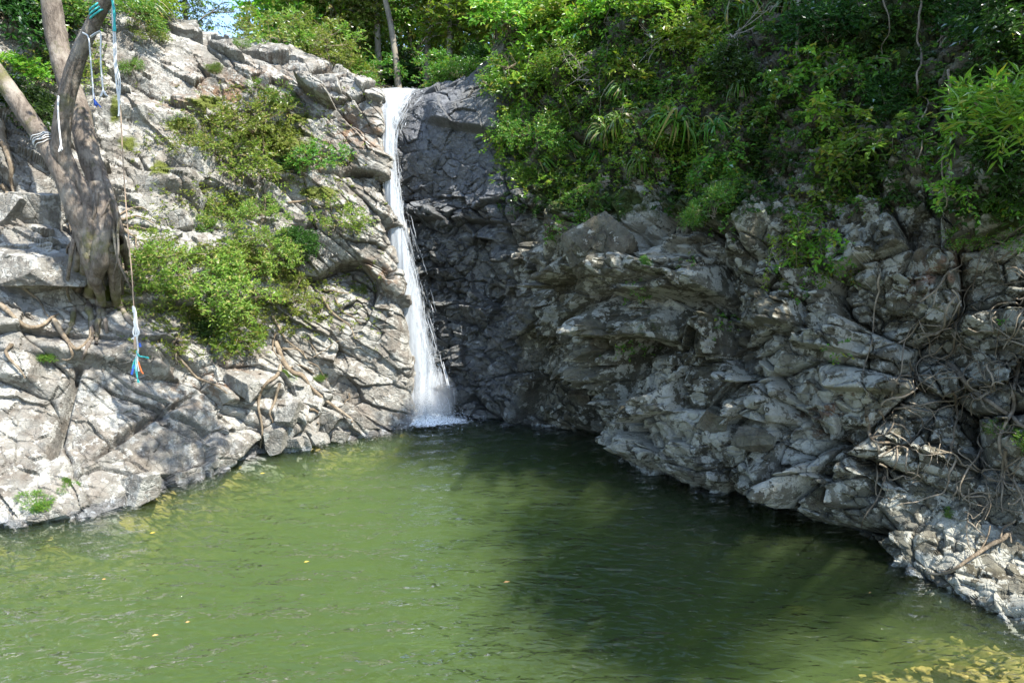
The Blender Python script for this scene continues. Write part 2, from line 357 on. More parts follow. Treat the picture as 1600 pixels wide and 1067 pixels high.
rub = np.clip(np.exp(-(((px - 450) / 110) ** 2 + ((py - 630) / 75) ** 2)) + 0.8 * np.exp(-(((px - 40) / 120) ** 2 + ((py - 330) / 130) ** 2)) + 0.5 * np.maximum(0, fbm(P * 0.35, 2, 88)), 0, 1.2)   # broken rubble here and there
sheet = (P @ np.asarray(ROT, float)) * np.array([0.5, 0.9, 2.6])
h = h1 * (1 - 0.35 * lowsm) + h2 * (0.75 + 1.1 * rub) * (1 - 0.2 * lowsm) + h3 * (0.7 + 1.2 * rub) + 0.22 * fbm(P * 0.5, 4, 21) + 0.085 * fbm(sheet, 5, 23, 0.55, True) + 0.03 * fbm(P * 5, 3, 31, 0.5)
for a in ((0, 130, 385, 455, 0.9), (60, 260, 520, 575, 0.45), (190, 330, 520, 570, 0.25), (360, 420, 575, 625, 0.5), (0, 60, 480, 600, 0.35),
          (170, 320, 150, 195, 0.35), (440, 560, 200, 290, 0.14), (230, 300, 255, 300, 0.5)):
    h = h + wedge(px, py, *a, 40, 0.15, 8) * front
h = h - 0.5 * np.exp(-((px - 110 - (py - 620) * -0.3) / 7.0) ** 2) * smooth(560, 590, py) * (1 - smooth(700, 730, py))
h = h - 0.3 * np.exp(-((px - 235 + (py - 660) * 1.6) / 9.0) ** 2) * smooth(600, 640, py) * (1 - smooth(720, 760, py))
ends = np.repeat(np.linspace(0, 1, nu), nv); edge = smooth(600, 640, px) * smooth(0, 60, py); h = h * (1 - 0.45 * edge) * (1 - smooth(0.92, 0.96, ends))
top = smooth(0, 1, np.tile(np.linspace(0, 1, nv), nu) * 6 - 5.0); h = h * (1 - 0.6 * top)
h = h * (1 - 0.85 * np.exp(-((px - 290) / 50) ** 2 - ((py - 25) / 55) ** 2))
LV = P + N * h[:, None]
Fc = grid_faces(nu, nv)
px, py = project(LV)
def blob(px, py, *pts):
    return np.max([np.exp(-(((px - x) / a) ** 2 + ((py - y) / b) ** 2)) for x, y, a, b in pts], 0)
lm = 0.62 * blob(px, py, (200, 225, 26, 22), (275, 195, 22, 14), (320, 160, 40, 14), (470, 185, 26, 12), (250, 265, 26, 14), (180, 460, 40, 40), (500, 300, 40, 14), (180, 170, 16, 40), (430, 215, 70, 30)) + 0.30 * blob(px, py, (60, 780, 160, 50), (130, 560, 60, 16), (490, 330, 60, 40), (640, 610, 10, 50), (370, 220, 150, 90), (370, 470, 150, 100), (40, 340, 120, 120))
lb = 0.8 * blob(px, py, (330, 600, 60, 30), (590, 430, 26, 26), (560, 210, 60, 26), (480, 240, 50, 40), (380, 150, 120, 40)) + 0.15
lw = 0.95 * np.exp(-(np.maximum(LV[:, 2], 0) / 0.2) ** 2) + 0.35 * blob(px, py, (636, 560, 14, 160))
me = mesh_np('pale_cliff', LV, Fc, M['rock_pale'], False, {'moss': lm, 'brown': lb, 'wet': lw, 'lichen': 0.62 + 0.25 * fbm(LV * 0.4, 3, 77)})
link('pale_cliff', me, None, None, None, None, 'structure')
LBVH = BVHTree.FromPolygons([Vector(v) for v in LV.reshape(nu, nv, 3)[::3, ::3].reshape(-1, 3)], grid_faces(len(range(0, nu, 3)), len(range(0, nv, 3))).tolist())

# right wall: dark, blocky and overhung, with the back wall behind the fall
RP, RN = build_wall(RIGHT, 1060, 640, (-0.6, -0.5), (1.6, 1.8, 0.5))
nu, nv = RP.shape[:2]; P = RP.reshape(-1, 3); N = RN.reshape(-1, 3)
if N[:, 1].mean() > 0: N = -N
px, py = project(P); wp = P + 0.07 * np.stack([fbm(P * 0.9, 4, s) for s in (41, 42, 43)], 1)
ROT = rotm(-8, 14, 50)
h1, e1 = facets(wp, 1.6, 0.36, 0.42, 0.50, 0.045, 45, ROT, (1.1, 1.0, 0.85))
h2, e2 = facets(wp, 0.60, 0.14, 0.50, 0.22, 0.04, 49, ROT, (1.15, 1.0, 0.85))
h3, e3 = facets(P + 0.03 * np.stack([fbm(P * 3, 2, s) for s in (44, 45, 46)], 1), 0.23, 0.04, 0.52, 0.06, 0.045, 53, ROT, (1.3, 1.1, 0.8))
far = smooth(960, 820, px)
front = 1 - smooth(0, 1, np.tile(np.linspace(0, 1, nv), nu) * 12 - 9.6)
bo = smooth(1375, 1415, px) * smooth(700, 760, py)                     # the smooth boulder foot at the right
pol = 1 - 0.75 * smooth(830, 780, px) * smooth(330, 260, py)
h = (h1 * (1 - 0.25 * far) * (1 - 0.85 * bo) + h2 * (1 - 0.8 * bo) + h3 * (1 - 0.5 * bo)) * pol + 0.2 * fbm(P * 0.6, 4, 61) + 0.025 * fbm(P * 6, 3, 71)
for a in ((882, 985, 325, 432, 1.25, 16, -0.35), (978, 1122, 385, 462, 1.15, 16, -0.05), (950, 1045, 462, 528, 0.85, 14, 0.1), (1085, 1180, 420, 500, 0.5, 14, 0.2), (1240, 1330, 470, 545, 0.5, 16, 0.15), (1110, 1230, 590, 650, 0.4, 16, 0.2), (840, 960, 545, 600, 0.35, 16, 0.25),
          (1185, 1252, 395, 510, 0.6, 14, 0.1), (820, 880, 430, 520, 0.6, 14, 0.1), (640, 800, 300, 345, 0.5, 24, 0.06),
          (675, 790, 120, 205, 0.5, 30, 0.2), (1040, 1200, 330, 395, 0.35, 24, 0.1), (1290, 1400, 540, 610, 0.4, 24, 0.1)):
    h = h + wedge(px, py, *a) * front
yw = np.interp(px, [620, 690, 760, 830, 915, 962, 1055, 1200, 1330, 1440, 1600, 1850], [648, 650, 655, 668, 688, 724, 764, 803, 852, 908, 985, 1085])
up = yw - py
h = h + 0.22 * smooth(985, 1040, px) * (1 - smooth(1240, 1360, px)) * smooth(10, 42, up) * (1 - smooth(95, 150, up))
h = h - 0.55 * smooth(820, 860, px) * (1 - smooth(1300, 1420, px)) * (1 - smooth(4, 34, up))
h = h - 0.9 * blob(px, py, (862, 345, 26, 30)) - 0.8 * blob(px, py, (905, 672, 34, 16), (1100, 480, 60, 16), (1010, 545, 40, 10)) - 0.5 * blob(px, py, (1290, 680, 60, 20), (1480, 560, 60, 34))
top = smooth(0, 1, np.tile(np.linspace(0, 1, nv), nu) * 6 - 5.0); h = h * (1 - 0.5 * top)
lip = blob(px, py, (620, 140, 40, 26)); h = h * (1 - 0.8 * lip)
RV = P + N * h[:, None]
px, py = project(RV)
rm = 0.42 * smooth(420, 300, py) * smooth(760, 860, px) + 0.35 * blob(px, py, (1100, 330, 70, 40), (1380, 60, 80, 60), (1560, 360, 60, 60), (880, 300, 60, 50), (690, 320, 26, 60), (700, 560, 40, 60), (960, 320, 60, 30), (1010, 520, 60, 60), (1560, 700, 60, 90)) + 0.18 * blob(px, py, (1000, 560, 140, 130), (1300, 520, 120, 120))
rb = 0.95 * blob(px, py, (1470, 435, 46, 40), (1035, 240, 34, 40), (1300, 640, 40, 40)) + 0.06
rw = np.clip(1.15 * smooth(860, 760, px) * smooth(60, 160, py) - 0.55 * blob(px, py, (735, 150, 60, 40), (760, 320, 70, 30), (740, 420, 80, 60)), 0, 1.2) + 0.75 * (1 - smooth(2, 30, up)) + 0.25 * blob(px, py, (1050, 500, 120, 40), (1290, 680, 80, 50))
rl = 0.45 + 0.22 * smooth(840, 980, px) + 0.25 * blob(px, py, (1290, 600, 70, 90), (1010, 380, 60, 60), (1080, 670, 150, 60), (850, 470, 40, 120), (735, 150, 60, 40), (1500, 850, 50, 40), (1330, 390, 50, 50)) - 0.5 * smooth(300, 200, py)
rs = np.clip(0.95 * smooth(840, 775, px) * smooth(430, 300, py) * smooth(90, 130, py) + 0.45 * smooth(860, 780, px) * smooth(300, 430, py), 0, 0.95) * (0.75 + 0.4 * fbm(RV * 0.9, 3, 99))  # where the wet sheen is painted on the back wall
rw = rw * (1 - 0.5 * np.clip(rs, 0, 1) * (up > 40))
me = mesh_np('shaded_cliff', RV, grid_faces(nu, nv), M['rock_dark'], False, {'moss': rm, 'brown': rb, 'wet': rw, 'lichen': rl, 'painted_sheen': rs})
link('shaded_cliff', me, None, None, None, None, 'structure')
RBVH = BVHTree.FromPolygons([Vector(v) for v in RV.reshape(nu, nv, 3)[::3, ::3].reshape(-1, 3)], grid_faces(len(range(0, nu, 3)), len(range(0, nv, 3))).tolist())
CAMP = Vector((0, 0, CAMZ))
def hit(px, py):
    """the spot on the rock (or hillside) seen at a pixel: point, outward normal"""
    d = Vector(ray(px, py)).normalized(); best = None
    for b in (LBVH, RBVH):
        loc, n, i, dist = b.ray_cast(CAMP, d)
        if loc is not None and (best is None or dist < best[2]): best = (loc, n, dist)
    if best is None: return None
    n = best[1] if best[1].dot(d) < 0 else -best[1]
    return best[0], n

# hillside behind the walls, where the forest stands
xs = np.linspace(-60, 60, 150); ys = np.linspace(23.1, 110, 120); X, Y = np.meshgrid(xs, ys, indexing='ij')
gully = np.exp(-((X + 3.2) / 1.6) ** 2)
Z = 10.35 + 0.16 * (Y - 22) + np.minimum(np.abs(X + 3), 14) * 0.17 * smooth(22, 27, Y) - 0.25 * gully + 0.35 * fbm(np.stack([X, Y, 0 * X], -1).reshape(-1, 3) * 0.4, 4, 5).reshape(X.shape)
Z = Z - 4.0 * (1 - smooth(22.2, 24.2, Y)) * smooth(0.0, 4.0, np.abs(X + 2.7)) - 1.2 * (1 - smooth(22.4, 23.4, Y))
HV = np.stack([X, Y, Z], -1).reshape(-1, 3)
k = NT('forest_floor'); pos = k.n('ShaderNodeNewGeometry').outputs['Position']
c = k.mix(k.noise(pos, 1.5, 6, 0.7), (0.035, 0.03, 0.018), (0.10, 0.085, 0.045))
M['floor'] = k.done(k.n('ShaderNodeBsdfPrincipled', {'Base Color': c, 'Roughness': 0.95}).outputs[0])
link('hillside', mesh_np('hillside', HV, grid_faces(*X.shape), M['floor'], True), kind='structure')
HBVH = BVHTree.FromPolygons([Vector(v) for v in HV], grid_faces(*X.shape).tolist())
def hill_z(x, y):
    l = HBVH.ray_cast(Vector((x, y, 80)), Vector((0, 0, -1)))[0]
    return l.z if l else 11.0

# ------------------------------------------------------------------ pool bed and water
def seg_dist(X, Y, poly):
    best = np.full(X.shape, 1e9)
    for a, b in zip(poly[:-1], poly[1:]):
        d = b - a; t = np.clip(((X - a[0]) * d[0] + (Y - a[1]) * d[1]) / (d @ d), 0, 1)
        best = np.minimum(best, np.hypot(X - a[0] - t * d[0], Y - a[1] - t * d[1]))
    return best
LSH = np.array([ground(*c[0])[:2] for c in LEFT[:-1]]); RSH = np.array([ground(*c[0])[:2] for c in RIGHT[1:]])
SHELF = ground(1500, 1040)[:2]
def depth_at(X, Y):
    dl = seg_dist(X, Y, LSH); dr = seg_dist(X, Y, RSH)
    d = 0.05 + 2.3 * (1 - np.exp(-dl / 1.3)); d = np.minimum(d, 0.9 + dr * 1.2)
    sh = np.exp(-(((X - SHELF[0]) / 3.4) ** 2 + ((Y - SHELF[1]) / 2.1) ** 2))
    near = 0.55 * np.exp(-(((X - 1.5) / 2.6) ** 2 + ((Y - 7.6) / 0.75) ** 2))
    d = d * (1 - 0.87 * sh) * (1 - near)
    return np.maximum(d, 0.05)
gx = np.linspace(-15, 12, 300); gy = np.linspace(2.0, 24.5, 260); X, Y = np.meshgrid(gx, gy, indexing='ij')
D = depth_at(X, Y); Q = np.stack([X, Y, 0 * X], -1).reshape(-1, 3)
lump = facets(Q, 0.30, 0.05, 0.1, 0.05, 0.12, 91)[0].reshape(X.shape) * 0.9 + 0.06 * fbm(Q * 1.5, 3, 92).reshape(X.shape)
BV = np.stack([X, Y, -D + lump * np.minimum(1, D / 0.25)], -1).reshape(-1, 3)
k = NT('river_bed'); pos = k.n('ShaderNodeNewGeometry').outputs['Position']
vc = k.n('ShaderNodeTexVoronoi', {'Vector': pos, 'Scale': 5.5})
c = k.mix(k.n('ShaderNodeSeparateColor', {0: vc.outputs['Color']}).outputs[0], (0.13, 0.105, 0.04), (0.33, 0.26, 0.10))
c = k.mix(k.ramp(k.noise(pos, 3.0, 4), (0.4, 0.0), (0.65, 0.7)), c, (0.12, 0.12, 0.02))
M['bed'] = k.done(k.n('ShaderNodeBsdfPrincipled', {'Base Color': c, 'Roughness': 0.8}).outputs[0])
link('river_bed', mesh_np('river_bed', BV, grid_faces(*X.shape), M['bed'], True), kind='structure')

gx = np.linspace(-19, 13, 420); gy = np.linspace(1.0, 24.5, 340); X, Y = np.meshgrid(gx, gy, indexing='ij')
FB = ground(668, 658)[:2]                                        # where the fall meets the pool
rr = np.hypot(X - FB[0], Y - FB[1]); Q = np.stack([X, Y, 0 * X], -1).reshape(-1, 3)
wob = fbm(Q * 0.5, 3, 95).reshape(X.shape)
Z = 0.020 * np.sin(rr * 6.0 + wob * 9) * np.exp(-rr / 7.0) + 0.012 * fbm(Q * np.array([1.5, 2.6, 1]), 3, 96).reshape(X.shape)
clar = np.exp(-depth_at(X, Y) / 0.30)
k = NT('pool_water'); pos = k.n('ShaderNodeNewGeometry').outputs['Position']
m1 = k.n('ShaderNodeMapping', {'Vector': pos, 'Rotation': (0, 0, R(-14)), 'Scale': (1.0, 2.1, 1.0)}).outputs[0]
w1 = k.noise(m1, 1.25, 1.5, 0.5, 0.8); w2 = k.noise(m1, 3.4, 1.0, 0.5, 1.0); w3 = k.noise(m1, 9.0, 2, 0.5, 0.6)
hh = k.math('ADD', k.math('ADD', w1, k.math('MULTIPLY', w2, 0.42)), k.math('MULTIPLY', w3, 0.05))
hh = k.math('MULTIPLY', hh, k.attr('chop'))
bm = k.n('ShaderNodeBump', {'Height': hh, 'Strength': 1.0, 'Distance': 0.42})
gl = k.n('ShaderNodeBsdfGlossy', {'Color': (1, 1, 1, 1), 'Roughness': 0.015, 'Normal': bm.outputs[0]})
fr = k.n('ShaderNodeFresnel', {'IOR': 1.38, 'Normal': bm.outputs[0]})
sf = k.n('ShaderNodeMixShader', {0: fr.outputs[0], 1: k.n('ShaderNodeBsdfTransparent').outputs[0], 2: gl.outputs[0]})
vs = k.n('ShaderNodeVolumeScatter', {'Color': (0.40, 0.55, 0.26, 1), 'Density': 0.33, 'Anisotropy': 0.0})
va = k.n('ShaderNodeVolumeAbsorption', {'Color': (0.44, 0.57, 0.22, 1), 'Density': 0.84})
vv = k.n('ShaderNodeAddShader', {0: vs.outputs[0], 1: va.outputs[0]})
k.t.links.new(vv.outputs[0], k.out.inputs['Volume']); M['water'] = k.done(sf.outputs[0])
chop = 0.35 + 0.65 * smooth(2.2, -1.2, X + (Y - 9) * 0.20) + 0.5 * np.exp(-rr / 3.0)
WV = np.stack([X, Y, Z], -1).reshape(-1, 3); a, b = X.shape; idx = np.arange(a * b).reshape(a, b)
ring = np.concatenate([idx[:, 0], idx[-1, 1:], idx[-2::-1, -1], idx[0, -2:0:-1]]); low = WV[ring] * np.array([1, 1, 0]) + np.array([0, 0, -3.2])
n0 = len(WV); lr = n0 + np.arange(len(ring)); nr = np.roll(ring, -1); nl = np.roll(lr, -1); ctr_i = n0 + len(ring)
WV = np.concatenate([WV, low, [[X.mean(), Y.mean(), -3.2]]])
WF = np.concatenate([grid_faces(a, b), np.stack([ring, lr, nl, nr], 1), np.stack([lr, np.full(len(lr), ctr_i), np.full(len(lr), ctr_i), nl], 1)])
wm = mesh_np('pool_water', WV, WF, M['water'], True, {'chop': np.r_[chop.ravel(), np.zeros(len(low) + 1)]}); wm.validate()
link('pool_water', wm, kind='structure')
#@@THINGS
# ------------------------------------------------------------------ leaves and plants
def leaves(pos, d, n, L, W, fold=0.25, curl=0.0):
    """kite-shaped folded leaves: four corners, two triangles each"""
    d = d / (np.linalg.norm(d, axis=1)[:, None] + 1e-9)
    s = np.cross(d, n); s /= np.linalg.norm(s, axis=1)[:, None] + 1e-9; n = np.cross(s, d)
    L = np.asarray(L)[:, None] * np.ones((len(pos), 1)); W = np.asarray(W)[:, None] * np.ones((len(pos), 1))
    mid = pos + d * L * 0.42; up = n * W * fold
    V = np.stack([pos, mid + s * W * 0.5 + up, pos + d * L - n * L * curl, mid - s * W * 0.5 + up], 1).reshape(-1, 3)
    b = np.arange(len(pos)) * 4
    Fc = np.stack([np.stack([b, b + 1, b + 2], 1), np.stack([b, b + 2, b + 3], 1)], 1).reshape(-1, 3)
    return V, Fc
def unit(v): return v / (np.linalg.norm(v, axis=-1)[..., None] + 1e-9)
def twig_leaves(g, P, Dr, per, tl, L, W, droop=0.15, spread=0.75, up=0.5, curl=0.12):
    """leaves set alternately along short twigs that start at P and run along Dr"""
    n = len(P); t = np.tile(np.linspace(0.12, 1.0, per), n); P_ = np.repeat(P, per, 0); D_ = np.repeat(unit(Dr), per, 0)
    tl_ = np.repeat(tl * g.uniform(0.6, 1.3, n), per)
    pos = P_ + D_ * (tl_ * t)[:, None]; pos[:, 2] -= droop * tl_ * t ** 2
    side = unit(np.cross(D_, np.array([0, 0, 1.0]) + 0.3 * g.normal(size=D_.shape)))
    sg = np.tile(np.where(np.arange(per) % 2 == 0, 1.0, -1.0), n)[:, None]
    d = D_ * 0.6 + side * sg * spread + 0.25 * g.normal(size=D_.shape); d[:, 2] -= 0.12
    nn = np.array([0, 0, up]) + 0.45 * g.normal(size=D_.shape)
    k = g.uniform(0.65, 1.25, len(pos))
    return leaves(pos, d, nn, L * k, W * k, 0.22, curl)
def shrub_parts(seed, r=1.0, flat=0.75, twigs=420, per=8, L=0.10, W=0.045, lobes=8, droop=0.2, tl=0.28, sr=0.018, nstem=12, sp=1.0):
    g = np.random.default_rng(seed)
    lc = unit(g.normal(size=(lobes, 3))) * g.uniform(0.35, 0.95, (lobes, 1)) * r * sp; lc[:, 2] = np.abs(lc[:, 2]) * flat + 0.15 * r
    lr = g.uniform(0.2, 0.46, lobes) * r / sp
    w = g.integers(0, lobes, twigs); o = unit(g.normal(size=(twigs, 3))) * (g.uniform(0.15, 1, (twigs, 1)) ** 0.5)
    P = lc[w] + o * lr[w][:, None] * np.array([1, 1, 0.75])
    Dr = o + 0.5 * unit(P) + np.array([0, 0, 0.25]) + 0.35 * g.normal(size=o.shape)
    lv = twig_leaves(g, P, Dr, per, tl * r ** 0.5, L, W, droop)
    st = []
    for q in range(nstem):
        e = lc[q % lobes] + 0.15 * r * g.normal(size=3); m = e * 0.5 + np.array([0, 0, 0.12 * r]) + 0.1 * r * g.normal(size=3)
        st.append(tube(catmull([np.array([0, 0, -0.15 * r]) + 0.05 * r * g.normal(size=3), m * 0.6, m, e], 8), np.linspace(sr, sr * 0.3, 8) * r, 5))
        for _ in range(3):
            e2 = e + 0.35 * r * unit(g.normal(size=3)) + np.array([0, 0, 0.1 * r])
            st.append(tube(catmull([m, e * 0.8 + m * 0.2, e2], 6), np.linspace(sr * 0.5, sr * 0.15, 6) * r, 4))
    return lv, st
PROTO = {}
def proto(kind, variants, fn):
    PROTO[kind] = [fn(q) for q in range(variants)]
def mk_shrub(kind, variants, mat, stem_mat, **kw):
    def fn(q):
        lv, st = shrub_parts(100 + q * 13 + len(PROTO) * 57, **kw)
        return [('foliage', mesh_np(kind + '_foliage', *lv, mat)), ('stem', tube_mesh(kind + '_stem', st, stem_mat))]
    proto(kind, variants, fn)
mk_shrub('sunny_shrub', 5, M['leaf_olive'], M['root'], L=0.115, W=0.05, twigs=290, per=7, lobes=15, sp=1.5)
mk_shrub('green_shrub', 4, M['leaf_mid'], M['root'], L=0.12, W=0.055, twigs=320, per=7, lobes=14, sp=1.4)
mk_shrub('dark_shrub', 3, M['leaf_dark'], M['root_dark'], L=0.12, W=0.06, twigs=520, per=7)
mk_shrub('bright_shrub', 3, M['leaf_bright'], M['root'], L=0.17, W=0.08, twigs=240, per=6, lobes=7, tl=0.36)
mk_shrub('fine_shrub', 3, M['leaf_mid'], M['root_dark'], L=0.075, W=0.035, twigs=700, per=8, tl=0.25)
mk_shrub('lance_shrub', 2, M['leaf_bright'], M['root_dark'], L=0.26, W=0.055, twigs=150, per=8, lobes=9, tl=0.40, droop=0.5)
def mk_sprig(q):
    """loose sprays of broad leaves on thin arching stems"""
    g = np.random.default_rng(900 + q); st, P, Dr = [], [], []
    for _ in range(9):
        a = g.uniform(-1.3, 1.3); out = np.array([math.sin(a), -math.cos(a), 0]) * g.uniform(0.6, 1.25)
        e = out + np.array([0, 0, g.uniform(-0.5, 0.45)]); path = catmull([np.zeros(3), e * 0.45 + np.array([0, 0, 0.28]), e], 12)
        st.append(tube(path, np.linspace(0.014, 0.004, 12), 5))
        for k in range(3, 12):
            P.append(path[k]); Dr.append(unit(path[k] - path[k - 1]) + 0.7 * g.normal(size=3))
    lv = twig_leaves(g, np.array(P), np.array(Dr), 4, 0.20, 0.15, 0.095, 0.3, 0.9, 0.9)
    return [('foliage', mesh_np('sprig_foliage', *lv, M['leaf_bright'] if q % 2 == 0 else M['leaf_mid'])), ('stem', tube_mesh('sprig_stem', st, M['root_dark']))]
proto('sprig', 4, mk_sprig)
def strap(g, base, az, L, W, lift, n=7):
    out = np.array([math.cos(az), math.sin(az), 0]); side = np.array([-math.sin(az), math.cos(az), 0])
    t = np.linspace(0, 1, n); h = lift * L * (1.9 * t - 2.4 * t ** 2) * 0.8; x = L * (0.75 * t - 0.12 * t ** 2)
    c = base + out * x[:, None] + np.array([0, 0, 1.0]) * h[:, None] + side * (0.06 * L * g.normal() * t ** 2)[:, None]
    w = W * np.sin(math.pi * np.clip(t * 0.86 + 0.13, 0, 1)) ** 0.7; w[-1] = 0.003
    V = np.concatenate([c + side * w[:, None] * 0.5, c - side * w[:, None] * 0.5]); i = np.arange(n - 1)
    return V, np.stack([i, i + 1, i + 1 + n, i + n], 1)
def mk_strap(q):
    g = np.random.default_rng(300 + q); b = []
    for _ in range(58):
        b.append(strap(g, 0.05 * g.normal(size=3), g.uniform(0, 2 * math.pi), g.uniform(0.45, 1.0), g.uniform(0.03, 0.055), g.uniform(0.25, 1.15)))
    c = tube(catmull([[0, 0, -0.2], [0.02, 0, -0.05], [0, 0, 0.08]], 5), [0.10, 0.09, 0.04], 7) if False else tube(np.array([[0, 0, -0.2], [0.02, 0, -0.06], [0, 0, 0.06]]), [0.10, 0.09, 0.04], 7)
    return [('blades', mesh_np('strap_blades', *join(b), M['strap'])), ('rootstock', tube_mesh('strap_rootstock', [c], M['root_dark']))]
proto('strap_fern', 3, mk_strap)
def mk_vine(q):
    """a hanging creeper: a few trailing stems with leaves all the way down"""
    g = np.random.default_rng(500 + q); st, P, Dr = [], [], []
    for s_ in range(6):
        x0, y0 = g.normal(size=2) * 0.22; ln = g.uniform(0.8, 2.0)
        path = catmull([np.array([x0, y0 + 0.2, 0.15]), np.array([x0 + 0.1 * g.normal(), y0 - 0.25, 0.0]), np.array([x0 + 0.2 * g.normal(), y0 - 0.3, -ln * 0.5]), np.array([x0 + 0.25 * g.normal(), y0 - 0.25, -ln])], 26)
        st.append(tube(path, np.linspace(0.012, 0.004, 26), 4))
        for k in range(2, 26): P.append(path[k]); Dr.append(np.array([g.normal(), g.normal() - 0.5, -0.3]))
    lv = twig_leaves(g, np.array(P), np.array(Dr), 3, 0.10, 0.13, 0.075, 0.2, 0.8, 0.8)
    return [('foliage', mesh_np('vine_foliage', *lv, (M['leaf_bright'], M['leaf_mid'], M['leaf_mid'])[q])), ('stem', tube_mesh('vine_stem', st, M['root_dark']))]
proto('vine', 3, mk_vine)

NAMES = {'sunny_shrub': ('shrub', 'shrub'), 'green_shrub': ('shrub', 'shrub'), 'dark_shrub': ('shrub', 'shrub'), 'bright_shrub': ('shrub', 'shrub'),
         'fine_shrub': ('shrub', 'shrub'), 'lance_shrub': ('shrub', 'shrub'), 'sprig': ('leafy_plant', 'plant'), 'strap_fern': ('strap_leaf_clump', 'plant'), 'vine': ('hanging_vine', 'vine')}
_used = {}
def plant(kind, loc, scale, label, rz=None, tilt=None, group=None):
    v = PROTO[kind]; q = _used.get(kind, 0); _used[kind] = q + 1
    name, cat = NAMES[kind]; o = thing(name, label, cat, loc, group)
    a = rng.uniform(0, 6.28) if rz is None else rz
    rot = Quaternion((0, 0, 1), a)
    if tilt is not None: rot = Vector((0, 0, 1)).rotation_difference(tilt) @ rot
    o.rotation_mode = 'QUATERNION'; o.rotation_quaternion = rot
    s = scale * (1 + 0.0 * a); o.scale = (s * rng.uniform(0.9, 1.12), s * rng.uniform(0.9, 1.12), s)
    for pn, m in v[q % len(v)]: link(pn, m, o)
    return o
def on_rock(kind, px, py, scale, label, sink=0.05, group=None, tiltk=0.55):
    r = hit(px, py)
    if r is None: print('MISS', px, py, label); return
    p, n = r
    if kind in ('sprig', 'vine'):
        a = math.atan2(n.x, -n.y) ; return plant(kind, p + n * sink, scale, label, rz=a, group=group)
    if kind == 'strap_fern': sink, scale = -0.3, scale * 1.25
    return plant(kind, p - n * sink, scale, label, tilt=(Vector((0, 0, 1)) + n * tiltk).normalized(), group=group)

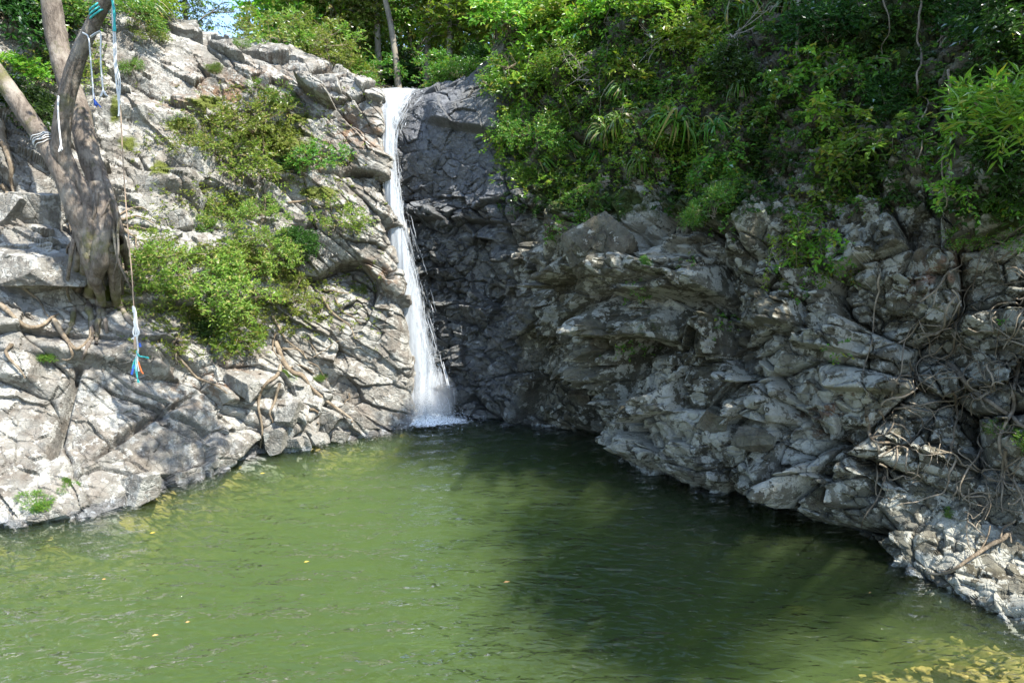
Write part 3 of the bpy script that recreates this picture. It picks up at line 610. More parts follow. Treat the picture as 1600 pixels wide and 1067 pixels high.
# ------------------------------------------------------------------ plants on the sunny left wall
for a in (('sunny_shrub', 392, 205, 0.95, 'pale green shrub topping the upper bush patch of the sunny cliff'),
          ('sunny_shrub', 345, 262, 0.85, 'loose olive shrub at the left end of the upper bush patch'),
          ('sunny_shrub', 405, 275, 0.95, 'dense green shrub with dark heart in the middle of the upper bush patch'),
          ('sunny_shrub', 300, 238, 0.62, 'small straggly shrub beside the mossy slab left of the upper bush patch'),
          ('green_shrub', 428, 160, 0.55, 'little green bush in the cleft right above the upper bush patch'),
          ('green_shrub', 500, 255, 0.6, 'low leafy shrub on the ledge nearest the top of the waterfall'),
          ('sunny_shrub', 350, 345, 0.62, 'flat shrub on the ledge just below the upper bush patch'),
          ('sunny_shrub', 412, 340, 0.6, 'sparse shrub hanging between the two large bush patches'),
          ('dark_shrub', 448, 262, 0.42, 'small dark shrub touching the right side of the upper bush patch'),
          ('sunny_shrub', 520, 352, 0.75, 'rounded green shrub on the outer shoulder nearest the falling water'),
          ('dark_shrub', 470, 385, 0.72, 'dark leafy shrub right of the middle of the lower bush patch'),
          ('sunny_shrub', 420, 410, 0.75, 'pale shrub spreading across the centre of the lower bush patch'),
          ('sunny_shrub', 366, 408, 0.8, 'green shrub at the top of the lower bush patch'),
          ('sunny_shrub', 240, 425, 0.8, 'bright shrub beside the fig roots at the left of the lower bush patch'),
          ('sunny_shrub', 296, 440, 0.95, 'largest green shrub behind the swing rope in the lower bush patch'),
          ('sunny_shrub', 345, 478, 0.95, 'broad light green shrub low in the lower bush patch'),
          ('green_shrub', 378, 528, 0.7, 'green shrub drooping from the foot of the lower bush patch over bare rock'),
          ('dark_shrub', 330, 520, 0.5, 'small dark shrub under the lower bush patch above the shadowed ledge'),
          ('sunny_shrub', 232, 482, 0.5, 'thin shrub behind the pale knot of the swing rope'),
          ('sunny_shrub', 440, 465, 0.55, 'straggly shrub among the bleached roots right of the lower bush patch'),
          ('green_shrub', 330, 360, 0.45, 'small round bush under the flat ledge shrub'),
          ('fine_shrub', 560, 455, 0.25, 'tiny green tuft on the bare rock face beside the fall'),
          ('fine_shrub', 450, 588, 0.22, 'tiny green sprig among the lower left roots near the pool'),
          ('fine_shrub', 500, 590, 0.2, 'small green tuft on the clean rock above the shore stones'),
          ('fine_shrub', 375, 75, 0.35, 'small dark tuft growing on the bare ridge top'),
          ('fine_shrub', 330, 110, 0.3, 'little tuft in a crack of the pale upper cliff'),
          ('fine_shrub', 285, 195, 0.35, 'fine leaved tuft on the upper mossy slab'),
          ('fine_shrub', 200, 110, 0.4, 'fine leaved tuft behind the hanging rope ends'),
          ('bright_shrub', 48, 130, 0.75, 'vivid broad leaved bush left of the fig trunk fork'),
          ('dark_shrub', 20, 60, 1.25, 'dark shrub in the top left corner behind the leaning limb'),
          ('dark_shrub', 60, 30, 1.2, 'shaded shrub between the leaning limb and the upright trunk'),
          ('green_shrub', 118, 40, 0.9, 'green shrub seen through the fork above the hanging ropes'),
          ('dark_shrub', 30, 185, 0.9, 'low dark shrub under the leaning fig limb'),
          ('sunny_shrub', 130, 115, 0.7, 'light green shrub right behind the rope limb'),
          ('green_shrub', 215, 38, 0.7, 'green shrub on the ridge just right of the rope limb'),
          ('bright_shrub', 262, 30, 0.55, 'bright bush on the ridge under the distant blue green tree'),
          ('sunny_shrub', 235, 62, 0.5, 'pale shrub spilling from the ridge over the cliff'),
          ('strap_fern', 255, 28, 0.8, 'clump of strap leaves at the left edge of the ridge'),
          ('strap_fern', 225, 22, 0.7, 'small clump of strap leaves beside the rope limb'),
          ('fine_shrub', 160, 360, 0.4, 'mossy tuft at the foot of the fig trunk'),
          ('fine_shrub', 75, 560, 0.22, 'little fern tuft in the dark joint of the lower left rocks'),
          ('fine_shrub', 60, 785, 0.28, 'sparse grass tuft on the shore rock at far left'),
          ('fine_shrub', 110, 760, 0.2, 'small weed tuft above the left waterline')):
    on_rock(*a)

# ------------------------------------------------------------------ plants on the shaded right wall
for a in (('bright_shrub', 800, 60, 1.3, 'leafy bush curtain above the right edge of the fall'),  # brighter leaf kinds also paint in the thicket's sunlight
          ('bright_shrub', 840, 120, 1.2, 'fine leaved bush half way down the left end of the overhanging thicket'),
          ('green_shrub', 800, 150, 1.0, 'green bush leaning over the dark wet rock beside the fall'),
          ('bright_shrub', 870, 40, 1.3, 'tall leafy bush at the top of the thicket left of centre'),
          ('fine_shrub', 910, 110, 1.2, 'bush with pale dead twigs in the middle of the thicket'),
          ('bright_shrub', 950, 50, 1.2, 'leafy bush on the thicket top left of the sunlit branch'),
          ('bright_shrub', 985, 120, 0.9, 'sunlit bush hanging in the middle of the thicket'),
          ('bright_shrub', 1040, 40, 1.0, 'yellow green branchy bush catching sun at the top of the thicket'),
          ('bright_shrub', 1090, 75, 0.8, 'bright spreading bush with bare grey branch beneath it'),
          ('green_shrub', 1010, 165, 0.9, 'rich green bush above the strap leaf clumps'),
          ('fine_shrub', 830, 220, 1.0, 'bush trailing down beside the pale leaning sprig'),
          ('fine_shrub', 810, 280, 0.7, 'fine bush at the lowest left corner of the thicket'),
          ('green_shrub', 880, 200, 0.9, 'bush between the dead twig tangle and the strap leaves'),
          ('fine_shrub', 760, 60, 1.0, 'grey bush right behind the dark rock of the fall lip'),
          ('fine_shrub', 1150, 40, 0.8, 'dim bush in the shade right of the sunlit branches'),
          ('dark_shrub', 1140, 130, 0.8, 'dark bush under the bright spreading branches'),
          ('dark_shrub', 1300, 60, 0.9, 'dark bush among thin hanging stems at upper right'),
          ('dark_shrub', 1480, 70, 0.9, 'blue green shaded bush near the upper right corner'),
          ('dark_shrub', 1560, 50, 0.9, 'shaded bush in the extreme upper right corner'),
          ('dark_shrub', 1390, 160, 0.7, 'dim bush between the two long bare stems'),
          ('fine_shrub', 1110, 335, 0.6, 'mossy bush above the mid cliff ledges'),
          ('fine_shrub', 1540, 380, 0.55, 'yellowish mossy bush at the right edge below the bright lance leaves'),
          ('lance_shrub', 1560, 195, 0.85, 'vivid shrub with long pointed leaves at the right edge'),
          ('lance_shrub', 1610, 215, 0.8, 'pointed leaved shrub cut by the right edge'),
          ('dark_shrub', 1560, 270, 0.6, 'dark bush right under the long pointed leaves'),
          ('sprig', 880, 300, 0.8, 'light leafy plant hanging over the dark hollow above the big overhanging block'),
          ('sprig', 935, 305, 0.7, 'yellow green leafy plant on top of the big overhanging block'),
          ('sprig', 800, 225, 0.8, 'pale yellow sprig reaching left over the wet rock'),
          ('sprig', 1215, 150, 0.9, 'leafy plant with broad leaves below the palm like stem'),
          ('sprig', 1260, 120, 0.9, 'leafy plant spread on the shaded rock at upper right of centre'),
          ('sprig', 1200, 190, 0.8, 'broad leaved plant low on the left of the shaded slope'),
          ('sprig', 1270, 190, 0.85, 'broad leaved plant in the middle of the shaded slope'),
          ('sprig', 1340, 130, 0.8, 'broad leaved plant left of the longest bare stem'),
          ('sprig', 1330, 215, 0.9, 'flat leafy plant on the ledge left of the twin bare stems'),
          ('sprig', 1395, 225, 0.8, 'flat leafy plant right at the foot of the first bare stem'),
          ('sprig', 1285, 265, 0.85, 'bright leafy plant above the lowest hanging leaves'),
          ('sprig', 1350, 280, 0.8, 'leafy plant along the lower edge of the shaded greenery'),
          ('sprig', 1255, 330, 0.75, 'bright plant hanging lowest on the cliff face'),
          ('sprig', 1130, 255, 0.7, 'small leafy plant right of the orange earth scar'),
          ('sprig', 1500, 310, 0.6, 'small leafy plant between bare stem and right edge'),
          ('sprig', 1590, 150, 0.8, 'leafy plant hanging above the pointed leaves at the right edge'),
          ('sprig', 1272, 390, 0.75, 'bright broad leaved plant hanging lowest over the lichen covered rock'),
          ('sprig', 1300, 425, 0.55, 'small bright tip of leaves hanging below all other greenery'), ('vine', 1225, 375, 0.6, 'short creeper left of the lowest bright leaves'),
          ('strap_fern', 1005, 250, 0.7, 'pale strap leaf clump at the foot of the orange earth scar'), ('strap_fern', 840, 200, 0.7, 'strap leaf clump among creepers at the left end of the thicket'), ('strap_fern', 960, 150, 0.8, 'strap leaf clump high in the thicket centre'),
          ('strap_fern', 1130, 200, 0.7, 'grassy strap clump right of the orange earth scar'),
          ('vine', 1245, 345, 0.8, 'bright creeper dangling at the lower end of the shaded greenery'),
          ('vine', 1290, 330, 0.85, 'green creeper dangling over the lichen block'),
          ('vine', 830, 90, 1.3, 'long creeper draped down the left end of the thicket'),
          ('vine', 960, 90, 1.0, 'creeper hanging through the centre of the thicket'),
          ('vine', 900, 150, 1.0, 'creeper falling behind the dead twigs'),
          ('vine', 800, 180, 0.9, 'creeper hanging beside the dark rock of the fall'),
          ('vine', 1050, 130, 0.8, 'creeper under the sunlit branches'),
          ('strap_fern', 985, 190, 0.95, 'largest dark green strap leaf clump in the thicket centre'),
          ('strap_fern', 945, 200, 0.8, 'strap leaf clump left of the largest one'),
          ('strap_fern', 1040, 190, 1.0, 'yellowing strap leaf clump on the orange earth scar'),
          ('strap_fern', 905, 225, 0.7, 'fine strap leaf clump low in the thicket'),
          ('strap_fern', 865, 250, 0.65, 'thin strap leaf clump near the lower left of the thicket'),
          ('strap_fern', 925, 250, 0.6, 'small strap leaf clump above the dark hollow'),
          ('strap_fern', 1185, 15, 1.0, 'strap leaf clump hanging at the top edge left of the palm like stem'),
          ('strap_fern', 1235, 12, 0.9, 'strap leaf crown on the palm like stem'),
          ('strap_fern', 1165, 160, 0.55, 'thin grassy clump in the shade under the dark bush'),
          ('fine_shrub', 1010, 415, 0.18, 'tiny bright tuft on the middle ledge of the dark cliff'),
          ('fine_shrub', 1120, 280, 0.5, 'mossy tuft right of the earth scar'),
          ('fine_shrub', 1595, 690, 0.35, 'green tuft among the roots at the right edge'),
          ('fine_shrub', 1480, 800, 0.14, 'tiny weed on the sunlit boulder at lower right')):
    on_rock(*a)

# low growth over the upper right wall: seedlings, moss ferns and ivy nobody could count
def cover(name, n, region, dens, per, L, W, mat, tl, out=0.06):
    g = np.random.default_rng(n); P, Dr = [], []
    while len(P) < n:
        x, y = g.uniform(*region[0]), g.uniform(*region[1])
        if g.random() > dens(x, y): continue
        r = hit(x, y)
        if r is None: continue
        p, nn = r; P.append(np.array(p + nn * out * g.random())); Dr.append(np.array(nn) * 0.8 + 0.6 * g.normal(size=3) + np.array([0, 0, 0.2]))
    return link(name, mesh_np(name, *twig_leaves(g, np.array(P), np.array(Dr), per, tl, L, W, 0.3), mat), kind='stuff')
_cn = lambda x, y, s: 0.5 + 0.9 * float(vnoise(np.array([[x * 0.016, y * 0.022, s]]))[0])
_cutx = np.arange(700, 1700)
_cuty = 225 + 130 * vnoise(np.stack([_cutx * 0.013, 0 * _cutx + 3.3, 0 * _cutx + 8.1], 1)) + 45 * vnoise(np.stack([_cutx * 0.05, 0 * _cutx + 1.3, 0 * _cutx + 2.1], 1))
_cut = lambda x: _cuty[int(x) - 700]
cover('undergrowth', 5200, ((745, 1640), (-60, 440)), lambda x, y: np.clip(_cn(x, y, 1.5), 0, 1) * (1.0 if y < _cut(x) else max(0, 1 - (y - _cut(x)) / 70)) * (1.0 if x < 1150 else 0.45) * (1 if x > 790 - (y - 120) * 0.2 or y < 110 else 0), 6, 0.10, 0.055, M['leaf_mid'], 0.16)
cover('ledge_greens', 420, ((830, 1640), (280, 560)), lambda x, y: np.clip(_cn(x, y, 21.5) - 0.75, 0, 1) * 2 * (1 - (y - 280) / 300), 5, 0.07, 0.04, M['leaf_mid'], 0.12)
cover('sunlit_tone_undergrowth', 2600, ((760, 1150), (-60, 300)), lambda x, y: np.clip(_cn(x, y, 5.5), 0, 1) * (1 if x > 800 - (y - 120) * 0.2 or y < 110 else 0), 6, 0.10, 0.05, M['leaf_bright'], 0.2, 0.35)  # lighter leaves put the thicket's sunlight into the colour
cover('ivy', 2600, ((780, 1640), (-60, 330)), lambda x, y: np.clip(_cn(x, y, 9.5) - 0.15, 0, 1), 6, 0.12, 0.075, M['leaf_dark'], 0.18)
cover('cliff_undergrowth', 3400, ((200, 600), (130, 560)), lambda x, y: np.clip(_cn(x, y, 4.5) - 0.1, 0, 1) * max(math.exp(-((x - 395) / 95) ** 2 - ((y - 235) / 75) ** 2), math.exp(-((x - 370) / 130) ** 2 - ((y - 430) / 95) ** 2)), 6, 0.085, 0.042, M['leaf_olive'], 0.16, 0.12)

# ------------------------------------------------------------------ forest behind the fall
def tree_parts(seed, H, crown_r, base=0.45, twigs=1500, per=7, L=0.21, W=0.11, lean=0.06, r0=0.14, limbs=9, sprd=0.20, tip=3):
    g = np.random.default_rng(seed); ln = g.normal(size=2) * lean * H
    tp = catmull([[0, 0, -0.6], [ln[0] * 0.2, ln[1] * 0.2, H * 0.3], [ln[0] * 0.55 + 0.2 * g.normal(), ln[1] * 0.5, H * 0.62], [ln[0], ln[1], H * 0.96]], 18)
    trunk = [tube(tp, np.linspace(r0, r0 * 0.25, 18), 8)]; lim = []; P, Dr = [], []
    for q in range(limbs):
        k = int(18 * (base + (0.93 - base) * q / limbs)); a = q * 2.4 + g.uniform(-0.5, 0.5); f = 1 - 0.55 * (q / limbs)
        e = tp[k] + np.array([math.cos(a), math.sin(a), g.uniform(0.25, 0.8)]) * crown_r * f * g.uniform(0.6, 1.1)
        pth = catmull([tp[k], tp[k] * 0.55 + e * 0.45 + np.array([0, 0, 0.18 * crown_r]), e], 10)
        lim.append(tube(pth, np.linspace(r0 * 0.42, r0 * 0.1, 10), 5))
        m = twigs // limbs; w = g.integers(tip, 10, m); cs = pth[w] + g.normal(size=(m, 3)) * crown_r * sprd * np.array([1, 1, 0.7])
        P.append(cs); Dr.append(unit(cs - pth[5]) + 0.6 * g.normal(size=(m, 3)))
        for _ in range(3):
            c2 = e + g.normal(size=3) * crown_r * 0.25; lim.append(tube(catmull([pth[5], (pth[8] + c2) / 2, c2], 6), np.linspace(r0 * 0.2, r0 * 0.05, 6), 4))
    P, Dr = np.concatenate(P), np.concatenate(Dr)
    return trunk, lim, twig_leaves(g, P, Dr, per, 0.32, L, W, 0.25)
TREES = {}
def forest_tree(x, y, H, label, cr=2.2, mat='leaf_mid', z=None, name='forest_tree', seed=None, **kw):
    key = seed if seed is not None else len(TREES) + 1000
    if key not in TREES:
        tr, lm_, lv = tree_parts(key, H, cr, **kw)
        TREES[key] = [('trunk', tube_mesh('tree_trunk', tr, M['bark_grey'])), ('limb', tube_mesh('tree_limb', lm_, M['bark_grey'])), ('crown', mesh_np('tree_crown', *lv, M[mat]))]
    o = thing(name, label, 'tree', (x, y, hill_z(x, y) if z is None else z)); o.rotation_euler[2] = rng.uniform(0, 6.28)
    for n, m in TREES[key]: link(n, m, o)
    return o
def tree_at(px, Y, H, label, **kw):
    p = at(px, 100, Y); return forest_tree(p[0], Y, H, label, **kw)
for a, kw in (((505, 29, 7.5, 'yellow green feathery tree right beside the gap of blue sky'), dict(mat='leaf_olive', cr=2.3, base=0.15)),
              ((520, 27.2, 4.6, 'straw coloured low bushy tree above the sunny ridge'), dict(mat='leaf_olive', cr=2.0, base=0.08, L=0.14)),
              ((548, 27.5, 3.6, 'dry pale bushy sapling at the edge of the ridge near the stream'), dict(mat='leaf_olive', cr=1.6, base=0.08, L=0.12)),
              ((492, 34, 10, 'tall blue grey gum at the right of the sky gap'), dict(mat='leaf_blue', cr=2.6, base=0.3)),
              ((545, 33, 11, 'dark crowned tree behind the dry bushes'), dict(mat='leaf_mid', cr=2.8, base=0.2)),
              ((592, 27.5, 9.5, 'slim grey trunk tree standing left of the stream head'), dict(mat='leaf_bright', cr=2.0, base=0.5)),
              ((625, 26, 9.0, 'twisted pale trunk tree straight above the fall lip'), dict(mat='leaf_bright', cr=1.9, base=0.5, lean=0.14)),
              ((663, 28, 10, 'thin straight trunk tree right of the fall lip'), dict(mat='leaf_olive', cr=2.1, base=0.5)),
              ((700, 26.5, 9.5, 'leaning grey trunk tree behind the dark lip rock'), dict(mat='leaf_mid', cr=2.0, base=0.45, lean=0.16)),
              ((735, 28, 9.5, 'bright leaved tree above the dark lip rock'), dict(mat='leaf_bright', cr=2.2, base=0.2)),
              ((775, 27, 9, 'leafy tree where the thicket meets the forest'), dict(mat='leaf_bright', cr=2.3, base=0.15)),
              ((640, 34, 12, 'tree deep in the forest above the fall'), dict(mat='leaf_mid', cr=3.0, base=0.1)),
              ((700, 36, 13, 'tall tree deep behind the leaning trunk'), dict(mat='leaf_mid', cr=3.0, base=0.1)),
              ((590, 38, 13, 'shadowy tree deep behind the slim grey trunk'), dict(mat='leaf_mid', cr=3.0, base=0.1)),
              ((770, 34, 12, 'tree deep behind the thicket end'), dict(mat='leaf_mid', cr=3.0, base=0.1)),
              ((510, 40, 12, 'dark green tree far behind the feathery tree'), dict(mat='leaf_mid', cr=3.2, base=0.1)),
              ((296, 38, 10.5, 'blue green tree against the sky beyond the bare ridge'), dict(mat='leaf_blue', cr=3.0, base=0.2, L=0.15, W=0.07)),
              ((240, 36, 10, 'leafy tree beyond the ridge left of the blue green tree'), dict(mat='leaf_mid', cr=2.8, base=0.15)),
              ((180, 34, 10, 'tree beyond the ridge behind the rope limb'), dict(mat='leaf_dark', cr=2.8, base=0.1)),
              ((120, 32, 10, 'tree beyond the ridge behind the fig fork'), dict(mat='leaf_dark', cr=2.8, base=0.1)),
              ((20, 31, 10, 'tree beyond the ridge in the upper left corner'), dict(mat='leaf_mid', cr=2.8, base=0.1))):
    tree_at(*a, **kw)
# undergrowth shrubs on the forest floor
for kind, px, Y, sc, lab in (('sunny_shrub', 490, 25.5, 1.2, 'pale bushy shrub on the ridge crest left of the stream head'), ('sunny_shrub', 515, 25.2, 1.0, 'straw green shrub on the ridge crest close to the stream head'),
        ('green_shrub', 575, 26.5, 0.9, 'green understory shrub left of the stream head'), ('green_shrub', 690, 25.5, 1.0, 'green understory shrub right of the stream head'),
        ('dark_shrub', 735, 25.8, 1.3, 'dark understory shrub behind the lip rock'), ('dark_shrub', 650, 29, 1.6, 'dark understory shrub deep behind the stream'), ('dark_shrub', 590, 30, 1.7, 'dark understory shrub deep left of the stream'),
        ('dark_shrub', 710, 30, 1.8, 'dark understory shrub deep right of the stream'), ('green_shrub', 770, 26, 1.4, 'green understory shrub by the thicket end'), ('dark_shrub', 530, 30, 1.8, 'dark understory shrub deep behind the straw green shrub'),
        ('green_shrub', 430, 27, 1.2, 'green shrub on the ridge under the sky gap')):
    p = at(px, 120, Y); plant(kind, (p[0], Y, hill_z(p[0], Y)), sc, lab)
for kind, px, py, Y, sc, lab in (('sunny_shrub', 438, 80, 25.0, 1.2, 'tall pale bush standing on the ridge under the blue sky'), ('sunny_shrub', 476, 100, 24.6, 1.35, 'broad straw green bush on the middle of the ridge'),
        ('sunny_shrub', 520, 122, 24.3, 1.1, 'dry feathery bush on the ridge nearest the stream'), ('bright_shrub', 455, 62, 27.0, 1.9, 'big lime green bush behind the ridge bushes'), ('green_shrub', 560, 138, 24.6, 0.7, 'low green bush where the ridge drops to the stream'),
        ('bright_shrub', 520, 70, 27.5, 2.0, 'lime green tree like bush above the straw green bush'), ('fine_shrub', 720, 122, 24.6, 0.8, 'fine leaved bush on top of the dark lip rock')):
    p = at(px, py, Y); plant(kind, (p[0], Y, p[2]), sc, lab)
g = np.random.default_rng(11); n = 5200
fx = g.uniform(-26, 8, n); fy = g.uniform(40, 52, n); fz = np.array([11 + 0.17 * (b - 22) for b in fy]) + g.random(n) ** 0.8 * 13
ok = ~((np.abs(800 + F * fx / fy - 395) < 30)); fx, fy, fz = fx[ok], fy[ok], fz[ok]
fz = np.where(800 + F * fx / fy < 400, np.minimum(fz, 15 + 2.5 * vnoise(np.stack([fx * 0.5, fy * 0.3, 0 * fx], 1))), fz)
link('far_forest', mesh_np('far_forest', *twig_leaves(g, np.stack([fx, fy, fz], 1), g.normal(size=(len(fx), 3)), 9, 0.9, 0.5, 0.26, 0.3), M['leaf_mid']), kind='stuff')
# unseen trees added on the right bank, crowns shaped to shade and dapple the pool
for x, y, z, H, label in ((9.6, 13.4, 12.0, 7.0, 'unseen tree added for shade on the cliff top above the long bare stems'), (15.0, 17.0, 12.5, 8.0, 'unseen tree added far back on the shaded cliff top'),
                          (10.6, 8.8, 7.6, 7.2, 'unseen tree added for pool shade on the bank over the root tangle'), (8.5, 6.0, 2.8, 10.8, 'unseen tree added for pool shade low on the bank beside the viewer')):
    forest_tree(x, y, H, label, cr={13.4: 3.8, 17.0: 3.4, 8.8: 4.6, 6.0: 2.7, 7.2: 2.6}[y], z=z, mat='leaf_mid', base=0.25 if y > 9 else 0.58, twigs=1200, limbs=13 if y > 9 else 7, sprd=0.075 if y > 9 else 0.15, tip=3 if y > 9 else 7, L=0.24, W=0.12, seed=2000 + int(x * 10), r0=0.2)
#@@REST
# ------------------------------------------------------------------ the waterfall
k = NT('falling_water'); pos = k.n('ShaderNodeNewGeometry')
d1 = k.n('ShaderNodeBsdfDiffuse', {'Color': (0.66, 0.70, 0.74, 1)}); t1 = k.n('ShaderNodeBsdfTranslucent', {'Color': (0.84, 0.88, 0.92, 1)})
x1 = k.n('ShaderNodeMixShader', {0: 0.4, 1: d1.outputs[0], 2: t1.outputs[0]})
x2 = k.n('ShaderNodeMixShader', {0: k.math('MULTIPLY', pos.outputs['Random Per Island'], 0.75), 1: x1.outputs[0], 2: k.n('ShaderNodeBsdfTransparent').outputs[0]})
M['white'] = k.done(x2.outputs[0])
FALL = [(628, 139.5, 24.6, 32), (620, 141, 23.3, 30), (614, 151, 22.5, 27), (608, 176, 22.05, 20), (605, 205, 21.85, 15), (607, 250, 21.7, 12), (612, 300, 21.6, 13), (620, 360, 21.5, 16), (631, 430, 21.45, 22), (644, 510, 21.35, 28), (657, 590, 21.25, 34), (667, 660, 21.1, 40)]
def fall_strands(n, seed, wk=1.0, width=(0.012, 0.045), ln=(0.06, 0.3), bias=0.0):
    g = np.random.default_rng(seed); ctr = catmull([list(at(a, b, Y)) + [hw * Y / F] for a, b, Y, hw in FALL], 200); parts = []
    for _ in range(n):
        t0 = g.uniform(-0.05, 0.97); t1 = min(1.0, t0 + g.uniform(*ln)); t0 = max(0.0, t0); m = 9
        tt = np.linspace(t0, t1, m); i = np.minimum((tt * 199).astype(int), 198); c = ctr[i]
        u = np.clip(g.normal() * 0.48 + bias, -1.25, 1.35); wob = 0.05 * g.normal() * np.linspace(0, 1, m) + 0.015 * np.cumsum(g.normal(size=m))
        x = c[:, 0] + c[:, 3] * wk * (u + wob); y = c[:, 1] - 0.25 * g.random() * (0.3 + tt); z = c[:, 2]
        w = g.uniform(*width) * np.sin(math.pi * np.linspace(0.05, 0.95, m)) ** 0.6
        a = g.uniform(-0.8, 0.8); sd = np.array([math.cos(a), math.sin(a), 0]); p = np.stack([x, y, z], 1)
        V = np.concatenate([p + sd * w[:, None], p - sd * w[:, None]]); q = np.arange(m - 1)
        parts.append((V, np.stack([q, q + 1, q + 1 + m, q + m], 1)))
    return join(parts)
OCT_V = np.array([[1, 0, 0], [-1, 0, 0], [0, 1, 0], [0, -1, 0], [0, 0, 1], [0, 0, -1]], float)
OCT_F = np.array([[0, 2, 4], [2, 1, 4], [1, 3, 4], [3, 0, 4], [2, 0, 5], [1, 2, 5], [3, 1, 5], [0, 3, 5]])
def drops(P, r, st=1.0):
    n = len(P); V = (P[:, None] + OCT_V[None] * r[:, None, None] * np.array([1, 1, st])).reshape(-1, 3)
    return V, (OCT_F[None] + (np.arange(n) * 6)[:, None, None]).reshape(-1, 3)
base = np.array([FB[0], FB[1], 0.0])
fall = thing('waterfall', 'white waterfall plunging down the dark cleft into the green pool', 'waterfall', (FB[0], FB[1], 0))
inv = -np.array([FB[0], FB[1], 0.0])
def fpart(name, V, Fc, mat, **kw):
    return link(name, mesh_np(name, V + inv, Fc, mat, True), fall, **kw)
def sheet(seed, wk, dy, nu_=40, nv_=260):
    ctr = catmull([list(at(a, b, Y)) + [hw * Y / F] for a, b, Y, hw in FALL], nv_); u = np.linspace(-1.3, 1.3, nu_)
    X_ = ctr[None, :, 0] + ctr[None, :, 3] * wk * u[:, None]; t = np.linspace(0, 1, nv_)[None] + 0 * u[:, None]
    q = np.stack([X_ * 7, t * 5, 0 * X_ + seed], -1).reshape(-1, 3); b_ = fbm(q, 4, seed).reshape(X_.shape)
    Y_ = ctr[None, :, 1] - dy * (0.4 + t) - 0.16 * (1 - u[:, None] ** 2) * (0.4 + t) - 0.10 * b_; Z_ = ctr[None, :, 2] + 0 * X_
    return np.stack([X_, Y_, Z_], -1).reshape(-1, 3), grid_faces(nu_, nv_), {'across': (u[:, None] + 0 * t).ravel(), 'along': t.ravel()}
k = NT('water_sheet'); pos = k.n('ShaderNodeNewGeometry').outputs['Position']; ac = k.attr('across'); al = k.attr('along')
mp = k.n('ShaderNodeMapping', {'Vector': pos, 'Scale': (9.0, 9.0, 1.15)}).outputs[0]; mp2 = k.n('ShaderNodeMapping', {'Vector': pos, 'Scale': (22.0, 22.0, 3.2)}).outputs[0]
st = k.math('ADD', k.math('MULTIPLY', k.noise(mp, 1.0, 5, 0.65, 0.5), 0.65), k.math('MULTIPLY', k.noise(mp2, 1.0, 5, 0.75, 0.4), 0.6))
ed = k.math('SUBTRACT', 1.0, k.math('POWER', k.math('ABSOLUTE', ac), 1.6))
a_ = k.ramp(k.math('ADD', k.math('MULTIPLY', ed, 0.42), st), (0.68, 0.0), (1.02, 0.92))
wd = k.n('ShaderNodeBsdfDiffuse', {'Color': (0.56, 0.60, 0.64, 1)}); wt = k.n('ShaderNodeBsdfTranslucent', {'Color': (0.56, 0.60, 0.64, 1)})
wx = k.n('ShaderNodeMixShader', {0: 0.35, 1: wd.outputs[0], 2: wt.outputs[0]})
M['sheet'] = k.done(k.n('ShaderNodeMixShader', {0: a_, 1: k.n('ShaderNodeBsdfTransparent').outputs[0], 2: wx.outputs[0]}).outputs[0])
for sd, wk, dy in ((1, 1.15, 0.0), (7, 0.95, 0.14)):
    V, Fc, at_ = sheet(sd, wk, dy); link('stream', mesh_np('stream', V + inv, Fc, M['sheet'], True, at_), fall)
a1 = fall_strands(900, 1, 1.0, (0.008, 0.022), (0.02, 0.10)); a2 = fall_strands(700, 2, 1.3, (0.005, 0.014), (0.02, 0.07), 0.15)
fpart('strands', *join([a1, a2]), M['white'])
g = np.random.default_rng(5); ctr = catmull([list(at(a, b, Y)) + [hw * Y / F] for a, b, Y, hw in FALL], 200)
n = 2600; t = g.random(n) ** 0.5; c = ctr[(t * 199).astype(int)]
u = g.normal(size=n) * 0.55 + 0.15 * t
P1 = np.stack([c[:, 0] + c[:, 3] * u * (1 + 0.4 * t), c[:, 1] - 0.3 * g.random(n), c[:, 2] + 0.05 * g.normal(size=n)], 1)
n2 = 4200; an = g.uniform(0, 6.28, n2); rd = np.abs(g.normal(size=n2)) * 0.6
P2 = np.stack([base[0] + rd * np.cos(an) * 1.1, base[1] - 0.15 + rd * np.sin(an) * 0.8, np.abs(g.normal(size=n2)) * 0.42 * np.exp(-rd * 0.9)], 1)
fpart('spray', *join([drops(P1, g.uniform(0.003, 0.010, n), 2.2), drops(P2, g.uniform(0.005, 0.022, n2))]), M['white'], kind='stuff')
# foam: a churned white mound that thins into flecks on the pool
nr, na = 40, 90; r_ = np.linspace(0, 1, nr) ** 0.8 * 2.6; a_ = np.linspace(0, 2 * math.pi, na)
RR, AA = np.meshgrid(r_, a_, indexing='ij'); wv = 1 + 0.3 * fbm(np.stack([np.cos(AA) * 2, np.sin(AA) * 2, RR], -1).reshape(-1, 3), 3, 8).reshape(RR.shape)
FX = base[0] + 0.1 + RR * np.cos(AA) * wv * 1.05; FY = base[1] - 0.1 + RR * np.sin(AA) * wv * 0.75
FZ = 0.05 + 0.22 * np.exp(-(RR / 0.45) ** 2) + 0.06 * np.abs(fbm(np.stack([FX, FY, 0 * FX], -1).reshape(-1, 3) * 6, 3, 3).reshape(RR.shape)) * np.exp(-RR)
k = NT('foam'); pos = k.n('ShaderNodeNewGeometry').outputs['Position']
fm = k.math('ADD', k.attr('froth'), k.math('MULTIPLY', k.math('SUBTRACT', k.noise(pos, 7.0, 6, 0.75, 1.0), 0.5), 1.6))
msk = k.ramp(fm, (0.42, 0.0), (0.62, 1.0))
k_d = k.n('ShaderNodeBsdfDiffuse', {'Color': (0.84, 0.88, 0.9, 1)})
M['foam'] = k.done(k.n('ShaderNodeMixShader', {0: msk, 1: k.n('ShaderNodeBsdfTransparent').outputs[0], 2: k_d.outputs[0]}).outputs[0])
